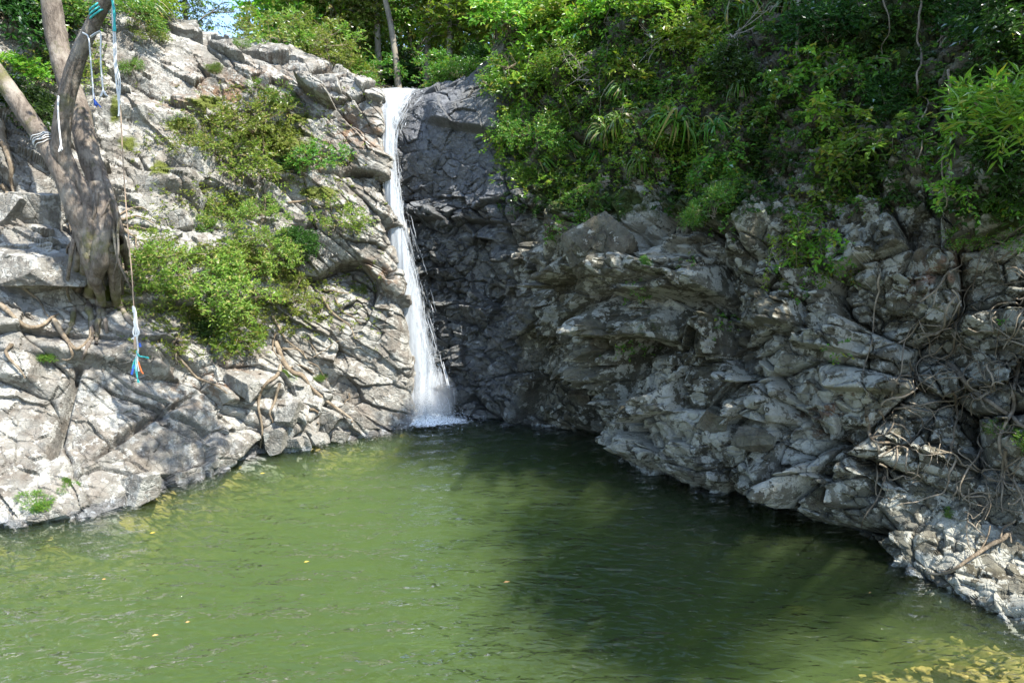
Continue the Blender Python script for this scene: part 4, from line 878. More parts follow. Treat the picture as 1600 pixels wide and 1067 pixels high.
link('foam', mesh_np('foam', np.stack([FX, FY, FZ], -1).reshape(-1, 3) + inv, grid_faces(nr, na), M['foam'], True, {'froth': (np.exp(-(RR / 0.8) ** 2) + 0.42 * np.exp(-RR / 1.5)).ravel()}), fall)
# drifting mist round the foot
import bmesh
bm_ = bmesh.new(); bmesh.ops.create_icosphere(bm_, subdivisions=4, radius=1.0); mm = bpy.data.meshes.new('mist'); bm_.to_mesh(mm); bm_.free()
k = NT('mist'); k.t.links.new(k.n('ShaderNodeVolumeScatter', {'Color': (0.95, 0.97, 1, 1), 'Density': 0.42}).outputs[0], k.out.inputs['Volume']); mm.materials.append(k.m)
for dx, dy, z, sx, sz in ((0.05, -0.35, 0.55, 0.75, 0.5), (0.3, -0.25, 0.85, 0.65, 0.75)):
    mo = link('mist', mm, fall, kind='stuff', loc=(dx, dy, z)); mo.scale = (sx, sx * 0.7, sz)
# the stream that feeds it
k = NT('stream_water'); pos = k.n('ShaderNodeNewGeometry').outputs['Position']
bm = k.n('ShaderNodeBump', {'Height': k.noise(pos, 7.0, 4), 'Strength': 0.5, 'Distance': 0.05})
pb = k.n('ShaderNodeBsdfPrincipled', {'Base Color': (0.05, 0.06, 0.055, 1), 'Roughness': 0.12, 'Normal': bm.outputs[0]})
M['stream'] = k.done(pb.outputs[0])
sx = np.linspace(-1, 1, 14); sy = np.linspace(23.6, 31, 30); lx = at(624, 141.5, 23.6); SX, SY = np.meshgrid(sx, sy, indexing='ij')
SZ = lx[2] - 0.02 + (SY - 23.6) * 0.012 + 0 * SX; SX = lx[0] + SX * (0.62 + 0.25 * np.sin(SY)) - 0.2 * (SY - 23.6)
link('stream_bed_water', mesh_np('stream_bed_water', np.stack([SX, SY, SZ], -1).reshape(-1, 3), grid_faces(14, 30), M['stream'], True), kind='structure')

# ------------------------------------------------------------------ boulders
def boulder_mesh(name, seed, mat, sub=6, planes=9, detail=1.0, ell=(1, 0.8, 0.65)):
    import bmesh
    g = np.random.default_rng(seed); bm_ = bmesh.new(); bmesh.ops.create_icosphere(bm_, subdivisions=sub, radius=1.0)
    bm_.verts.ensure_lookup_table(); V = np.array([v.co[:] for v in bm_.verts]); Fc = np.array([[v.index for v in f.verts] for f in bm_.faces]); bm_.free()
    bx = np.concatenate([np.eye(3), -np.eye(3)]) + 0.22 * g.normal(size=(6, 3)); N_ = np.concatenate([unit(bx), unit(g.normal(size=(planes, 3)))]); d = np.r_[g.uniform(0.58, 0.74, 6), g.uniform(0.72, 1.0, planes)]; q = V @ N_.T
    r = np.min(np.where(q > 0.05, d[None] / np.maximum(q, 0.05), 9), 1); r = np.minimum(r, 1.25)
    V = V * r[:, None] * np.array(ell)
    nn = unit(V); V = V + nn * (0.07 * fbm(V * 1.8 + seed, 5, seed) + 0.045 * detail * facets(V + seed, 0.42, 0.5, 0.7, 0.9, 0.05, seed)[0] + 0.016 * fbm(V * 9, 4, seed + 3, 0.6))[:, None]
    return mesh_np(name, V, Fc, mat, False, {'moss': np.full(len(V), 0.02), 'brown': np.full(len(V), 0.1), 'wet': np.zeros(len(V)), 'lichen': np.full(len(V), 0.6 if mat is M['rock_pale'] else 0.42)})
BM = {k_: [boulder_mesh('boulder', 40 + q * 7 + (k_ == 'rock_dark') * 100, M[k_]) for q in range(4)] for k_ in ('rock_pale', 'rock_dark')}
SMOOTH = boulder_mesh('boulder', 333, M['rock_pale'], 6, 5, 0.35)
_bq = [0]
def boulder(px, py, wpx, hpx, label, mat='rock_pale', sink=0.25, tilt=0.0, group=None, name='boulder'):
    r = hit(px, py)
    if r is None:
        print('MISS boulder', px, py); return
    p, n = r; s = p.y / F; _bq[0] += 1
    o = link(name, SMOOTH if 'smooth' in label or 'rounded' in label else BM[mat][_bq[0] % 4], None, label, 'boulder', group)
    w, h_ = wpx * s * 0.56, hpx * s * 0.62
    o.location = p - n * (sink * min(w, h_)); o.scale = (w, (w + h_) * 0.55, h_ / 0.65); o.rotation_euler = (rng.uniform(-0.15, 0.15), R(tilt), rng.uniform(-0.5, 0.5))
    return o
for a in ((215, 768, 92, 46, 'smooth white boulder bulging over the left waterline', 'rock_pale', -0.1, -16), (80, 803, 50, 20, 'small pale stone at the left waterline', 'rock_pale', 0.2, -10),
          (470, 612, 44, 40, 'squarish grey boulder under the lower left roots', 'rock_pale', 0.1, 10), (505, 650, 70, 42, 'sloping boulder crossed by a thick root near the shore', 'rock_pale', 0.2, 25),
          (428, 688, 44, 34, 'rounded shore stone left of the small rubble', 'rock_pale', 0.1, -10), (462, 690, 36, 24, 'second shore stone from the left in the rubble row', 'rock_pale', 0.1, 0),
          (495, 686, 40, 22, 'flat shore stone in the middle of the rubble row', 'rock_pale', 0.1, 5), (530, 682, 38, 20, 'flat shore stone at the right end of the rubble row', 'rock_pale', 0.1, 8),
          (450, 648, 50, 34, 'wedge shaped boulder behind the rubble row', 'rock_pale', 0.1, -20), (385, 603, 56, 44, 'tilted block with a dark hollow under it', 'rock_pale', 0.05, 24),
          (60, 415, 130, 66, 'big pale boulder left of the fig tree foot', 'rock_pale', 0.25, 4), (55, 335, 90, 66, 'shaded boulder under the leaning fig limb', 'rock_pale', 0.2, -8),
          (10, 330, 60, 60, 'boulder at the left edge below the red roots', 'rock_pale', 0.2, 10), (100, 470, 70, 50, 'dark sided block wrapped by roots on the left', 'rock_pale', 0.2, -10),
          (345, 585, 50, 26, 'narrow stone lying along the earth gully', 'rock_pale', 0.1, 28), (300, 260, 76, 50, 'jutting block beside the olive shrub', 'rock_pale', 0.2, -20),
          (450, 345, 70, 34, 'flat topped block between the two bush patches', 'rock_pale', 0.2, -14), (275, 345, 60, 44, 'pale block just above the lower bush patch', 'rock_pale', 0.2, -10),
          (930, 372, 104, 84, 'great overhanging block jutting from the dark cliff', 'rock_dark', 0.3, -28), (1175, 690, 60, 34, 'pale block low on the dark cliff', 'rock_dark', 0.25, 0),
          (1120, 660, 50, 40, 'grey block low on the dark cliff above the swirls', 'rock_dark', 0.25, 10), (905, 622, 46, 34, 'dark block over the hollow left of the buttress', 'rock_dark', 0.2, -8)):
    boulder(*a)
# cobbles under the clear shallows at the lower right
g = np.random.default_rng(77); kk = NT('cobble'); oi = kk.n('ShaderNodeObjectInfo').outputs['Random']; pos = kk.n('ShaderNodeTexCoord').outputs['Object']
cc = kk.mix(oi, (0.22, 0.16, 0.05), (0.48, 0.37, 0.13)); cc = kk.mix(kk.ramp(kk.noise(pos, 2.5, 4), (0.45, 0.0), (0.6, 0.6)), cc, (0.13, 0.13, 0.04))
M['cobble'] = kk.done(kk.n('ShaderNodeBsdfPrincipled', {'Base Color': cc, 'Roughness': 0.6}).outputs[0])
CM = [boulder_mesh('cobble', 200 + q, M['cobble'], 3, 12, 0.2, (1, 0.8, 0.5)) for q in range(4)]
placed = []
for _ in range(4000):
    if len(placed) >= 150: break
    p = ground(g.uniform(1300, 1680), g.uniform(930, 1090)); dd = float(depth_at(np.array([p[0]]), np.array([p[1]]))[0])
    if dd > 0.55: continue
    r = g.uniform(0.035, 0.11)
    if any(math.hypot(p[0] - q[0], p[1] - q[1]) < (r + q[2]) * 0.8 for q in placed): continue
    placed.append((p[0], p[1], r))
    o = link('cobble', CM[len(placed) % 4], None, 'rounded yellow brown cobble under the clear shallows', 'cobble', 'cobbles in the lower right shallows')
    o.location = (p[0], p[1], -dd + r * 0.2); o.scale = (r * g.uniform(0.9, 1.4), r, r); o.rotation_euler = (0, 0, g.uniform(0, 6.28))

# ------------------------------------------------------------------ the fig tree at the left and its ropes
def px_path(pts, n): return catmull([at(*q) for q in pts], n)
TB = at(150, 400, 15.4)
fig = thing('fig_tree', 'forked fig tree with grey brown trunks leaning over the left rocks', 'tree', tuple(TB))
tv = -np.array(TB)
def fig_part(name, tubes, mat, parent=fig):
    V, Fc = join(tubes); m = mesh_np(name, V + tv, Fc, mat, True); m.validate(); return link(name, m, parent)
tr = px_path([(186, 400, 15.9), (180, 360, 15.6), (165, 319, 15.5), (150, 274, 15.6), (135, 225, 15.7), (122, 169, 15.8), (101, 112, 15.9), (88, 56, 16.0), (80, 0, 16.0), (72, -60, 16.0), (60, -160, 16.0), (70, -270, 15.8)], 110)
fig_part('trunk', [tube(tr, np.r_[np.linspace(0.10, 0.235, 22), np.linspace(0.235, 0.195, 88)], 22, True, 0, (0.14, 2.4))], M['bark'])
l1 = px_path([(150, 395, 15.2), (134, 355, 15.05), (116, 318, 14.95), (94, 268, 14.9), (66, 217, 14.9), (36, 172, 14.85), (-2, 118, 14.8), (-50, 40, 14.8), (-100, -60, 14.6)], 72)
fig_part('limb', [tube(l1, np.r_[np.linspace(0.24, 0.19, 24), np.linspace(0.19, 0.15, 48)], 20, True, 0, (0.12, 2.6))], M['bark'])
l2 = px_path([(142, 311, 15.15), (120, 285, 15.05), (104, 258, 14.95), (95, 228, 14.85), (101, 169, 14.75), (117, 105, 14.65), (139, 50, 14.5), (163, 5, 14.4), (200, -70, 14.1), (290, -150, 13.4), (440, -210, 12.5), (600, -230, 11.6)], 60)
fig_part('limb', [tube(l2, np.r_[np.linspace(0.17, 0.19, 14), np.linspace(0.185, 0.065, 46)], 20, True, 0, (0.10, 2.8))], M['bark'])
def hit_(x, y):
    r = hit(x, y); return np.array(r[0]) + np.array(r[1]) * 0.03
sw = []
for pts, r0, r1 in (([(146, 250, 15.5), (165, 330, 15.2), (180, 390, 15.3), (188, 430, 15.9), (190, 470, 16.6)], 0.10, 0.05), ([(112, 310, 15.0), (128, 370, 15.0), (146, 430, 15.2), (152, 445, 15.4), (160, 475, 15.9)], 0.16, 0.09),
                    ([(155, 330, 15.2), (172, 390, 15.15), (178, 420, 15.4), (180, 450, 15.8), (182, 475, 16.2)], 0.17, 0.09), ([(150, 290, 15.3), (160, 345, 15.1), (158, 400, 15.05), (150, 430, 15.3), (140, 460, 15.9)], 0.22, 0.12),
                    ([(160, 270, 15.6), (178, 330, 15.4), (192, 380, 15.6), (200, 420, 16.4)], 0.10, 0.06), ([(120, 330, 15.0), (125, 385, 15.1), (118, 430, 15.5), (112, 470, 16.2)], 0.12, 0.05),
                    ([(135, 300, 15.1), (140, 360, 14.95), (136, 405, 15.15), (126, 440, 15.7)], 0.15, 0.08)):
    sw.append(tube(px_path(pts, 40), np.linspace(r0, r1, 40), 14, True, 0, (0.30, 2.6)))
g = np.random.default_rng(19)
for _ in range(15):
    x0 = g.uniform(112, 186); y0 = g.uniform(300, 370); x1 = x0 + g.normal() * 16; y1 = y0 + g.uniform(50, 110)
    sw.append(tube(px_path([(x0, y0, 14.98), ((x0 + x1) / 2 + 6 * g.normal(), (y0 + y1) / 2, 14.9 + 0.1 * g.random()), (x1, y1, 15.3), (x1 + 6, y1 + 25, 15.9)], 20), np.linspace(0.045, 0.02, 20) * g.uniform(0.5, 1.2), 6))
for q, pts in enumerate(([(128, 425), (118, 460), (112, 505), (95, 530)], [(140, 430), (136, 470), (145, 515), (130, 560)], [(160, 430), (158, 470), (168, 520)], [(176, 420), (182, 460), (200, 500), (230, 525)], [(184, 410), (200, 440), (225, 455)], [(120, 400), (95, 430), (80, 440)], [(150, 440), (155, 490), (150, 540)])):
    pth = np.concatenate([[px_path([(pts[0][0], pts[0][1] - 35, 15.0), (pts[0][0], pts[0][1] - 10, 15.1)], 2)[0]], np.array([hit_(x, y) for x, y in catmull([list(p) for p in pts], 14)])])
    sw.append(tube(catmull(pth, 40), np.linspace(0.11, 0.03, 40), 8, True, 0, (0.4, 5.0)))
fig_part('buttress', sw, M['bark'])
# the crown: partly above the picture, its far limb reaching out over the pool
g = np.random.default_rng(31); P, Dr = [], []
for c, r, m in ((at(60, -230, 15.8), 1.4, 200), (at(-60, -120, 15.0), 1.2, 160), (l2[44], 0.7, 80), (l2[48], 0.8, 110), (l2[51], 0.9, 120), (l2[55], 0.9, 130), (l2[59], 1.0, 150), (l2[59] + np.array([1.0, -0.6, 0.2]), 0.9, 120)):
    q = c + np.array([0, 0, 0.35]) + unit(g.normal(size=(m, 3))) * r * (g.random((m, 1)) ** 0.45) * np.array([1.1, 1.1, 0.6]); P.append(q); Dr.append(unit(q - c) + 0.6 * g.normal(size=q.shape))
V, Fc = twig_leaves(g, np.concatenate(P), np.concatenate(Dr), 7, 0.35, 0.14, 0.075, 0.3)
link('crown', mesh_np('crown', V + tv, Fc, M['leaf_mid']), fig)

M['rope_white'] = plain('pale_rope', (0.62, 0.63, 0.62), 0.9, 0.15, 30); M['rope_rust'] = plain('rust_rope', (0.38, 0.28, 0.20), 0.9, 0.2, 30)
M['rope_teal'] = plain('teal_rope', (0.05, 0.42, 0.40), 0.8, 0.2, 30); M['rope_blue'] = plain('blue_cord', (0.04, 0.12, 0.5), 0.8, 0.2, 30); M['rope_orange'] = plain('orange_cord', (0.75, 0.2, 0.06), 0.8, 0.2, 30)
M['bar'] = plain('metal_bar', (0.10, 0.10, 0.11), 0.5)
def tubes_obj(name, tubes, mat, parent=None, origin=None, **kw):
    V, Fc = join(tubes); off = np.array(origin if origin is not None else (0, 0, 0)); m = mesh_np(name, V - off, Fc, mat, True); m.validate()
    return link(name, m, parent, **kw)
YR = 14.25
rs_o = at(190, 0, YR); rs = thing('rope_swing', 'rope swing on a long rusty line with teal cords and a handle bar', 'rope swing', tuple(rs_o))
def rp(pts, n=20): return px_path([(a, b, (c[0] if c else YR)) for a, b, *c in pts], n)
tubes_obj('line', [tube(rp([(188, 165), (192, 250), (199, 350), (206, 430), (209, 480)], 30), 0.013, 5)], M['rope_rust'], rs, rs_o)
g = np.random.default_rng(3)
def strands(pts, n, spread, r, k=16):
    out = []
    for _ in range(n):
        out.append(tube(rp([(a + spread * s * g.normal(), b) for (a, b), s in zip(pts, np.linspace(0.3, 1.0, len(pts)))], k), r, 5))
    return out
tubes_obj('bundle', strands([(177, -12), (178, 25), (179, 80), (182, 125), (186, 160), (186, 182)], 5, 2.4, 0.012), M['rope_white'], rs, rs_o)
tubes_obj('binding', [tube(np.array([l2[36] + np.array([math.cos(a) * 0.17, math.sin(a) * 0.155, 0.12 * math.sin(a + 1) + (k - 20) * 0.004]) for k, a in enumerate(np.linspace(0, 19, 60))]), 0.02, 5)] + strands([(176, 0), (178, 20), (179, 50)], 3, 1.5, 0.022), M['rope_teal'], rs, rs_o)
kn = tubes_obj('knot', strands([(209, 480), (212, 490), (211, 505), (214, 520), (212, 530)], 7, 3.0, 0.017) + strands([(208, 478), (210, 488)], 3, 1.0, 0.02, 6), M['rope_white'], rs, rs_o)
tubes_obj('wrap', strands([(212, 526), (211, 536), (212, 545)], 4, 2.0, 0.02, 8), M['rope_rust'], rs, rs_o)
tubes_obj('tail', strands([(214, 528), (215, 545), (214, 560), (216, 580)], 4, 1.6, 0.014), M['rope_white'], rs, rs_o)
tubes_obj('teal_cord', strands([(214, 548), (216, 556), (228, 558), (231, 560)], 3, 1.2, 0.015, 10) + strands([(215, 552), (212, 568), (213, 585), (217, 598)], 3, 1.5, 0.013, 12) + strands([(214, 556), (209, 568), (208, 576)], 3, 1.4, 0.014, 8), M['rope_teal'], rs, rs_o)
for pts in ([(218, 536), (219, 542)], [(210, 570), (206, 585)]): tubes_obj('blue_cord', strands(pts, 2, 0.4, 0.02, 6), M['rope_blue'], rs, rs_o)
tubes_obj('orange_cord', strands([(216, 565), (221, 580), (224, 584)], 2, 0.6, 0.014, 6), M['rope_orange'], rs, rs_o)
tubes_obj('handle_bar', [tube(rp([(203, 588), (204, 592), (206, 593), (214, 591), (225, 588), (227, 586)], 14), 0.014, 6)], M['bar'], rs, rs_o)
def rope_end(label, pts, tip=None, n=3):
    o_ = at(*pts[0]); t_ = thing('rope_end', label, 'rope', tuple(o_))
    P = px_path(pts, 24); out = [tube(P + g.normal(size=3) * 0.012, 0.011, 5) for _ in range(n)]
    tubes_obj('cord', out, M['rope_white'], t_, o_)
    e = P[-1]; fr = [tube(catmull([P[-3], e, e + np.array([0.05 * g.normal(), 0.03 * g.normal(), -0.10 - 0.06 * g.random()])], 6), 0.014, 4) for _ in range(6)]
    tubes_obj('frayed_tip', fr, M['rope_blue'] if tip else M['rope_white'], t_, o_)
rope_end('white rope end with a blue tip hanging from the limb loop', [(130, 52, 14.25), (139, 60, 14.15), (142, 90, 14.15), (145, 125, 14.15), (147, 155, 14.15)], True)
rope_end('frayed grey rope end right of the blue tipped one', [(141, 58, 14.15), (150, 52, 14.2), (157, 52, 14.25), (157, 80, 14.25), (158, 110, 14.25), (161, 140, 14.25)])
rope_end('short white rope end hanging at the fork of the fig', [(91, 150, 14.4), (90, 170, 14.35), (92, 200, 14.35), (95, 226, 14.35)])
ax = unit(l1[37] - l1[33]); e1_ = unit(np.cross(ax, np.array([0.2, 1.0, 0.1]))); e2_ = np.cross(ax, e1_)
tubes_obj('lashing', [tube(np.array([l1[35] + ax * (0.09 * math.sin(a * 0.23) + 0.012 * math.sin(a * 5)) + (e1_ * math.cos(a) + e2_ * math.sin(a)) * 0.205 for a in np.linspace(0, 30, 260)]), 0.010, 4)], M['rope_white'],
          None, None, label='pale cord lashed round the fig fork', cat='rope')

# ------------------------------------------------------------------ roots
def surf(pts, n=24, lift=0.03, wander=4.0, seed=0, sm=2):
    g = np.random.default_rng(seed); q = catmull([list(p) for p in pts], n)
    w = np.cumsum(g.normal(size=(n, 2)), 0); w -= np.linspace(0, 1, n)[:, None] * w[-1]; q = q + w * wander * 0.35
    out = []
    for x, y in q:
        r = hit(x, y)
        if r is None: continue
        d = (CAMP - r[0]).normalized(); out.append(np.array(r[0] + r[1] * lift * 0.5 + d * lift))
    out = np.array(out)
    for _ in range(sm): out[1:-1] = (out[:-2] + 2 * out[1:-1] + out[2:]) / 4
    return out
def root_thing(name, label, specs, mat, seed, cat='root', group=None, lift=0.05):
    tb = []; o0 = None
    for i, (pts, r) in enumerate(specs):
        P = surf(pts, max(14, int(sum(math.dist(a, b) for a, b in zip(pts[:-1], pts[1:])) / 6)), lift, 4.0, seed + i)
        if len(P) < 4: continue
        if o0 is None: o0 = P[0]
        tb.append(tube(P, np.linspace(r, r * 0.35, len(P)) * 0.8, 8, True, 0, (0.4, 7.0)))
    V, Fc = join(tb); m = mesh_np(name, V - o0, Fc, M[mat], True); m.validate()
    return link(name, m, None, label, cat, group, None, tuple(o0))
for i, (lab, sp) in enumerate((
    ('long pale root running left from the fig foot across the white boulder', [([(0, 477), (25, 505), (60, 512), (85, 500), (92, 490)], 0.07), ([(25, 440), (50, 460), (75, 495)], 0.05)]),
    ('twisting root curling over the block below the fig', [([(85, 500), (105, 530), (120, 545), (140, 530), (142, 500)], 0.06), ([(100, 525), (115, 550), (98, 560)], 0.04), ([(20, 540), (15, 560), (40, 590)], 0.05)]),
    ('root looping down the dark cleft left of the fig foot', [([(105, 330), (108, 360), (118, 390), (100, 440), (95, 455)], 0.035), ([(118, 390), (128, 430), (120, 455)], 0.03)]),
    ('bundle of white roots reaching right from the fig foot', [([(185, 345), (210, 340), (240, 350)], 0.045), ([(185, 350), (215, 352), (245, 358)], 0.04), ([(188, 355), (205, 372), (212, 395)], 0.04), ([(180, 340), (215, 325), (232, 330)], 0.035), ([(186, 350), (188, 380), (196, 400)], 0.045)]),
    ('slanting dead root crossing the rusty earth gully', [([(270, 553), (300, 580), (330, 600), (355, 615)], 0.05)]),
    ('root arch hanging under the shadowed ledge', [([(270, 535), (278, 520), (290, 500)], 0.045), ([(272, 540), (272, 560), (280, 570)], 0.04)]),
    ('thick root snaking down from the bush patch to the shore boulder', [([(430, 535), (450, 580), (475, 590), (490, 610), (515, 630), (545, 650), (550, 660)], 0.085), ([(545, 615), (538, 632)], 0.03)]),
    ('root curving down the rubble left of the thick root', [([(440, 570), (430, 590), (412, 600), (408, 640), (412, 670), (405, 700)], 0.06), ([(437, 600), (420, 640), (425, 660)], 0.05)]),
    ('straight bare root slanting above the thick root', [([(425, 492), (450, 525), (480, 560)], 0.05)]),
    ('fork of bleached roots on the rock beside the fall', [([(505, 460), (530, 490), (550, 510), (555, 530)], 0.05), ([(525, 465), (540, 490), (565, 505)], 0.035), ([(505, 455), (525, 455), (545, 460)], 0.04)]),
    ('long horizontal dead stem in the lower bush patch', [([(400, 437), (430, 435), (460, 432)], 0.045), ([(425, 473), (455, 470), (485, 472)], 0.04)]),
    ('low root beside the wedge shaped boulder', [([(485, 640), (500, 650), (510, 660)], 0.05), ([(492, 660), (500, 662), (512, 664)], 0.03)]),
    ('thin roots netted over the rock right of the lower bush patch', [([(470, 520), (490, 540), (500, 560)], 0.02), ([(440, 545), (470, 545), (480, 560)], 0.03), ([(490, 560), (510, 545), (540, 530)], 0.02), ([(430, 520), (425, 545), (440, 565)], 0.03), ([(450, 575), (475, 570), (500, 590)], 0.025), ([(480, 565), (500, 580), (510, 600)], 0.02)]),
    ('dry stem lying under the upper bush patch', [([(450, 318), (480, 312), (500, 320)], 0.04), ([(480, 312), (505, 325), (510, 335)], 0.03)]),
    ('reddish root pair climbing at the left edge', [([(0, 190), (12, 220), (22, 260), (25, 300), (15, 315)], 0.11), ([(0, 290), (12, 305), (25, 320)], 0.09)]))):
    root_thing('root', lab, sp, 'root', 50 + i * 10)
# the tangle at the right
for i, (lab, sp, mt) in enumerate((
    ('thick mossy root slanting down through the tangle at the right', [([(1485, 570), (1510, 600), (1545, 630), (1590, 665), (1620, 690)], 0.06)], 'root_dark'),
    ('pale root dropping straight down in front of the tangle', [([(1490, 610), (1488, 650), (1485, 690), (1472, 735)], 0.026), ([(1486, 690), (1480, 720), (1484, 750)], 0.022)], 'root'),
    ('long crooked root dangling left of the tangle to the waterline', [([(1362, 690), (1372, 710), (1382, 740), (1375, 770), (1362, 795), (1345, 822), (1337, 842)], 0.026), ([(1380, 745), (1384, 765)], 0.014), ([(1376, 770), (1382, 778)], 0.012)], 'root'),
    ('white knuckled root fork jutting above the crooked root', [([(1352, 650), (1362, 690), (1400, 692), (1430, 705)], 0.035), ([(1370, 640), (1385, 660), (1362, 690)], 0.026), ([(1360, 688), (1390, 672), (1392, 640)], 0.022), ([(1392, 660), (1420, 670), (1428, 700)], 0.02)], 'root'),
    ('vertical thin root hanging on the rock left of the tangle', [([(1370, 425), (1368, 460), (1362, 500), (1360, 540), (1345, 600)], 0.022)], 'root_dark'),
    ('long level root running along the middle of the tangle', [([(1400, 640), (1440, 632), (1490, 628), (1520, 622)], 0.028), ([(1410, 635), (1455, 645), (1500, 625)], 0.024)], 'root_dark'),
    ('drooping bare stem against the right edge', [([(1590, 560), (1585, 620), (1575, 680), (1572, 730), (1600, 780)], 0.04), ([(1575, 700), (1562, 760), (1568, 800)], 0.028)], 'root_dark'),
    ('broken orange root stub on the sunlit boulder', [([(1512, 812), (1525, 815), (1540, 838)], 0.02), ([(1512, 812), (1510, 835)], 0.015)], 'root'),
    ('thin roots fanning up from the rust coloured scar', [([(1440, 470), (1470, 440), (1500, 415), (1510, 390)], 0.02), ([(1480, 560), (1500, 500), (1520, 440)], 0.024), ([(1400, 540), (1440, 500), (1465, 480)], 0.018)], 'root_dark'))):
    root_thing('root', lab, sp, mt, 300 + i * 10, lift=0.09)
g = np.random.default_rng(44); sp = []
for _ in range(120):
    x, y = g.uniform(1370, 1620), g.uniform(400, 800)
    if (x - 1360) / 260 < (620 - y) / 420 or (y > 720 and x < 1480): continue
    a = g.normal() * 0.7 + (0 if g.random() < 0.6 else 1.4); l = g.uniform(40, 130); dx, dy = math.cos(a) * l, math.sin(a) * l; b = g.normal() * 22
    sp.append(([(x, y), (x + dx * 0.5 - b * math.sin(a), y + dy * 0.5 + b * math.cos(a)), (x + dx, y + dy)], g.uniform(0.008, 0.02)))
tb = [tube(P, np.linspace(r, r * 0.5, len(P)), 5, True, 0.2) for i, (p, r) in enumerate(sp) for P in [surf(p, 20, 0.05 + 0.16 * g.random(), 7, 700 + i)] if len(P) > 5]
m = mesh_np('root_tangle', *join(tb), M['root_dark'], True); m.validate(); link('root_tangle', m, kind='stuff')
# driftwood on the boulder at the lower right
dw = thing('driftwood', 'weathered driftwood branch lying across the sunlit boulder', 'driftwood', tuple(hit(1520, 875)[0]))
do = np.array(dw.location)
tubes_obj('branch', [tube(surf([(1452, 898), (1475, 896), (1500, 885), (1530, 862), (1562, 845), (1578, 832)], 26, 0.08, 2.5, 5), np.linspace(0.018, 0.035, 26), 7, True, 0.3),
                     tube(surf([(1468, 892), (1485, 893), (1500, 886)], 10, 0.09, 2, 6), np.linspace(0.008, 0.015, 10), 5)], M['root'], dw, do)
tubes_obj('twig', [tube(surf([(1530, 862), (1545, 838), (1548, 825)], 8, 0.1, 1, 7), 0.012, 5), tube(surf([(1562, 845), (1570, 825), (1590, 812)], 8, 0.1, 1, 8), 0.014, 5), tube(surf([(1575, 835), (1582, 850), (1578, 842)], 8, 0.1, 1, 9), 0.009, 5)], M['root'], dw, do)
# bare hanging stems in the shade at the upper right, and the palm like stem
for i, (lab, pts, r) in enumerate((
    ('longest bare stem hanging straight down the shaded slope', [(1441, -40), (1440, 60), (1437, 120), (1438, 180), (1440, 250)], 0.03), ('second bare stem right of the longest one', [(1481, 100), (1483, 160), (1485, 220), (1486, 300), (1484, 320)], 0.028),
    ('thin pale stem at the top edge right of the palm like stem', [(1268, -30), (1270, 10), (1272, 45)], 0.035), ('bare stem hanging left of the dim bush', [(1385, -30), (1387, 40), (1384, 110)], 0.022), ('short bare stem near the upper right corner', [(1500, -30), (1505, 30), (1502, 75)], 0.04),
    ('bare vine stem in the thicket left of centre', [(945, 0), (948, 60), (940, 130), (945, 190)], 0.02), ('bare vine stem beside the fall end of the thicket', [(810, 90), (812, 150), (806, 220), (800, 270)], 0.018))):
    root_thing('bare_stem', lab, [(pts, r)], 'root_dark' if i != 2 else 'twig', 820 + i * 5, 'stem', lift=0.22)
ps = thing('palm_stem', 'pale upright stem below a crown of strap leaves at the top edge', 'stem', tuple(hit(1240, 115)[0])); po = np.array(ps.location)
tubes_obj('stem', [tube(catmull([po, po + np.array([-0.02, -0.18, 0.5]), po + np.array([-0.06, -0.25, 1.3]), po + np.array([-0.12, -0.25, 2.1])], 16), np.linspace(0.05, 0.035, 16), 7, True, 0.2)], M['twig'], ps, po)
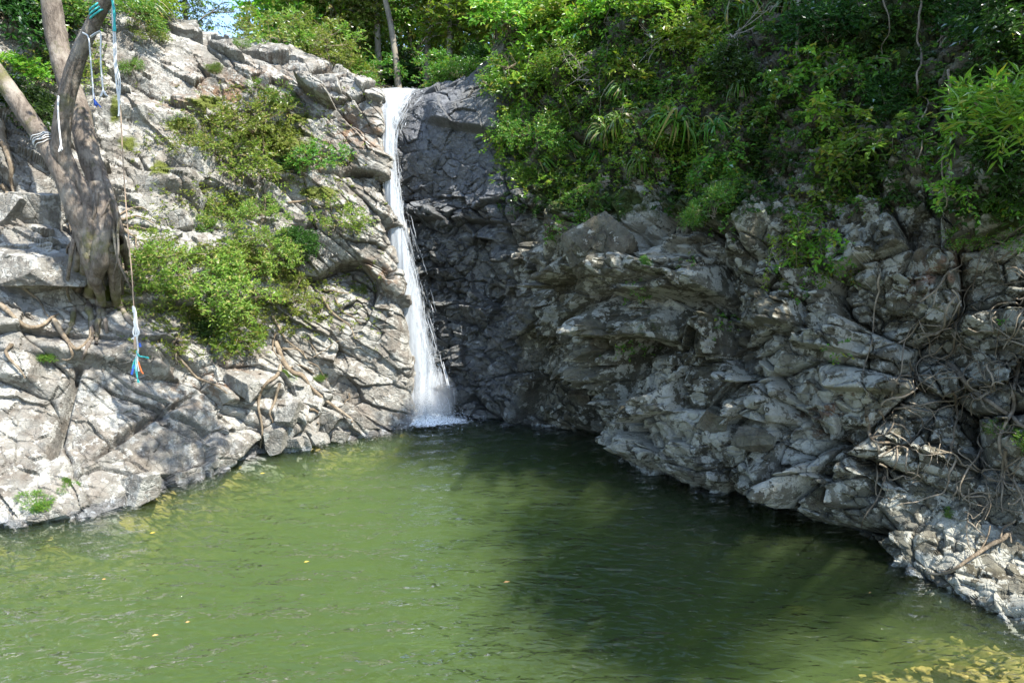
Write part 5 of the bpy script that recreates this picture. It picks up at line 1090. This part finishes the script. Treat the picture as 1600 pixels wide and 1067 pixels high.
# dead twigs and bare branches in the sunlit thicket
def dead_twigs(label, px, py, size, n, seed, mat='twig', up=0.0):
    g = np.random.default_rng(seed); r = hit(px, py)
    if r is None: return
    p = np.array(r[0]) + np.array(r[1]) * 0.55; tb = []
    for _ in range(n):
        d = unit(g.normal(size=3) + np.array(r[1]) * 0.6 + np.array([0, 0, up])) * size * g.uniform(0.5, 1.1)
        b = p + 0.1 * g.normal(size=3) * size; e = b + d; m_ = b + d * 0.5 + 0.18 * size * g.normal(size=3); q = catmull([b, m_, e], 10)
        tb.append(tube(q, np.linspace(0.014, 0.005, 10), 5, True, 0.2))
        for _ in range(3):
            k = g.integers(3, 9); tb.append(tube(catmull([q[k], q[k] + 0.15 * size * g.normal(size=3), q[k] + 0.35 * size * unit(g.normal(size=3) + d)], 6), np.linspace(0.008, 0.003, 6), 4))
    tubes_obj('dead_twigs', tb, M[mat], None, p, label=label, cat='twigs', loc=tuple(p))
dead_twigs('grey dead twig tangle left of the strap leaf clumps', 890, 130, 0.7, 9, 1); dead_twigs('pale dead twigs near the lower left of the thicket', 865, 170, 0.5, 8, 2)
dead_twigs('small nest of dead twigs above the overhanging block', 945, 275, 0.3, 12, 3); dead_twigs('bare sunlit branches in the thicket beside the bright bush', 1035, 60, 0.9, 9, 4)
dead_twigs('bare curved branch right of the earth scar', 1120, 95, 0.9, 4, 6); dead_twigs('dead branches near the top of the fall side thicket', 825, 75, 0.7, 7, 7)
# leaves afloat
kx = plain('fallen_leaf_yellow', (0.55, 0.38, 0.06), 0.5); ky = plain('fallen_leaf_orange', (0.62, 0.33, 0.12), 0.5)
for px, py, lab, mt, s in ((792, 910, 'orange leaf afloat in the middle of the pool', ky, 0.055), (238, 833, 'yellow leaf afloat off the white shore boulder', kx, 0.05), (479, 878, 'yellow green leaf afloat left of the pool centre', kx, 0.045), (242, 993, 'pale orange leaf afloat at the lower left', ky, 0.04),
                           (293, 972, 'tiny tan leaf afloat right of the pale orange one', ky, 0.03), (162, 905, 'tiny tan leaf afloat nearest the left edge', ky, 0.03), (1360, 926, 'tiny pale leaf afloat near the right boulder', ky, 0.025), (410, 740, 'yellow leaf afloat by the shore below the rubble row', kx, 0.06)):
    p = ground(px, py, 0.03); P = np.array([[0, 0, 0.0]]); V, Fc = leaves(P - np.array([[s, 0, 0]]), np.array([[1, 0.3, 0.05]]), np.array([[0, 0, 1.0]]), np.array([s * 2]), np.array([s * 1.1]), 0.15)
    link('fallen_leaf', mesh_np('fallen_leaf', V, Fc, mt), None, lab, 'leaf', None, None, tuple(p))
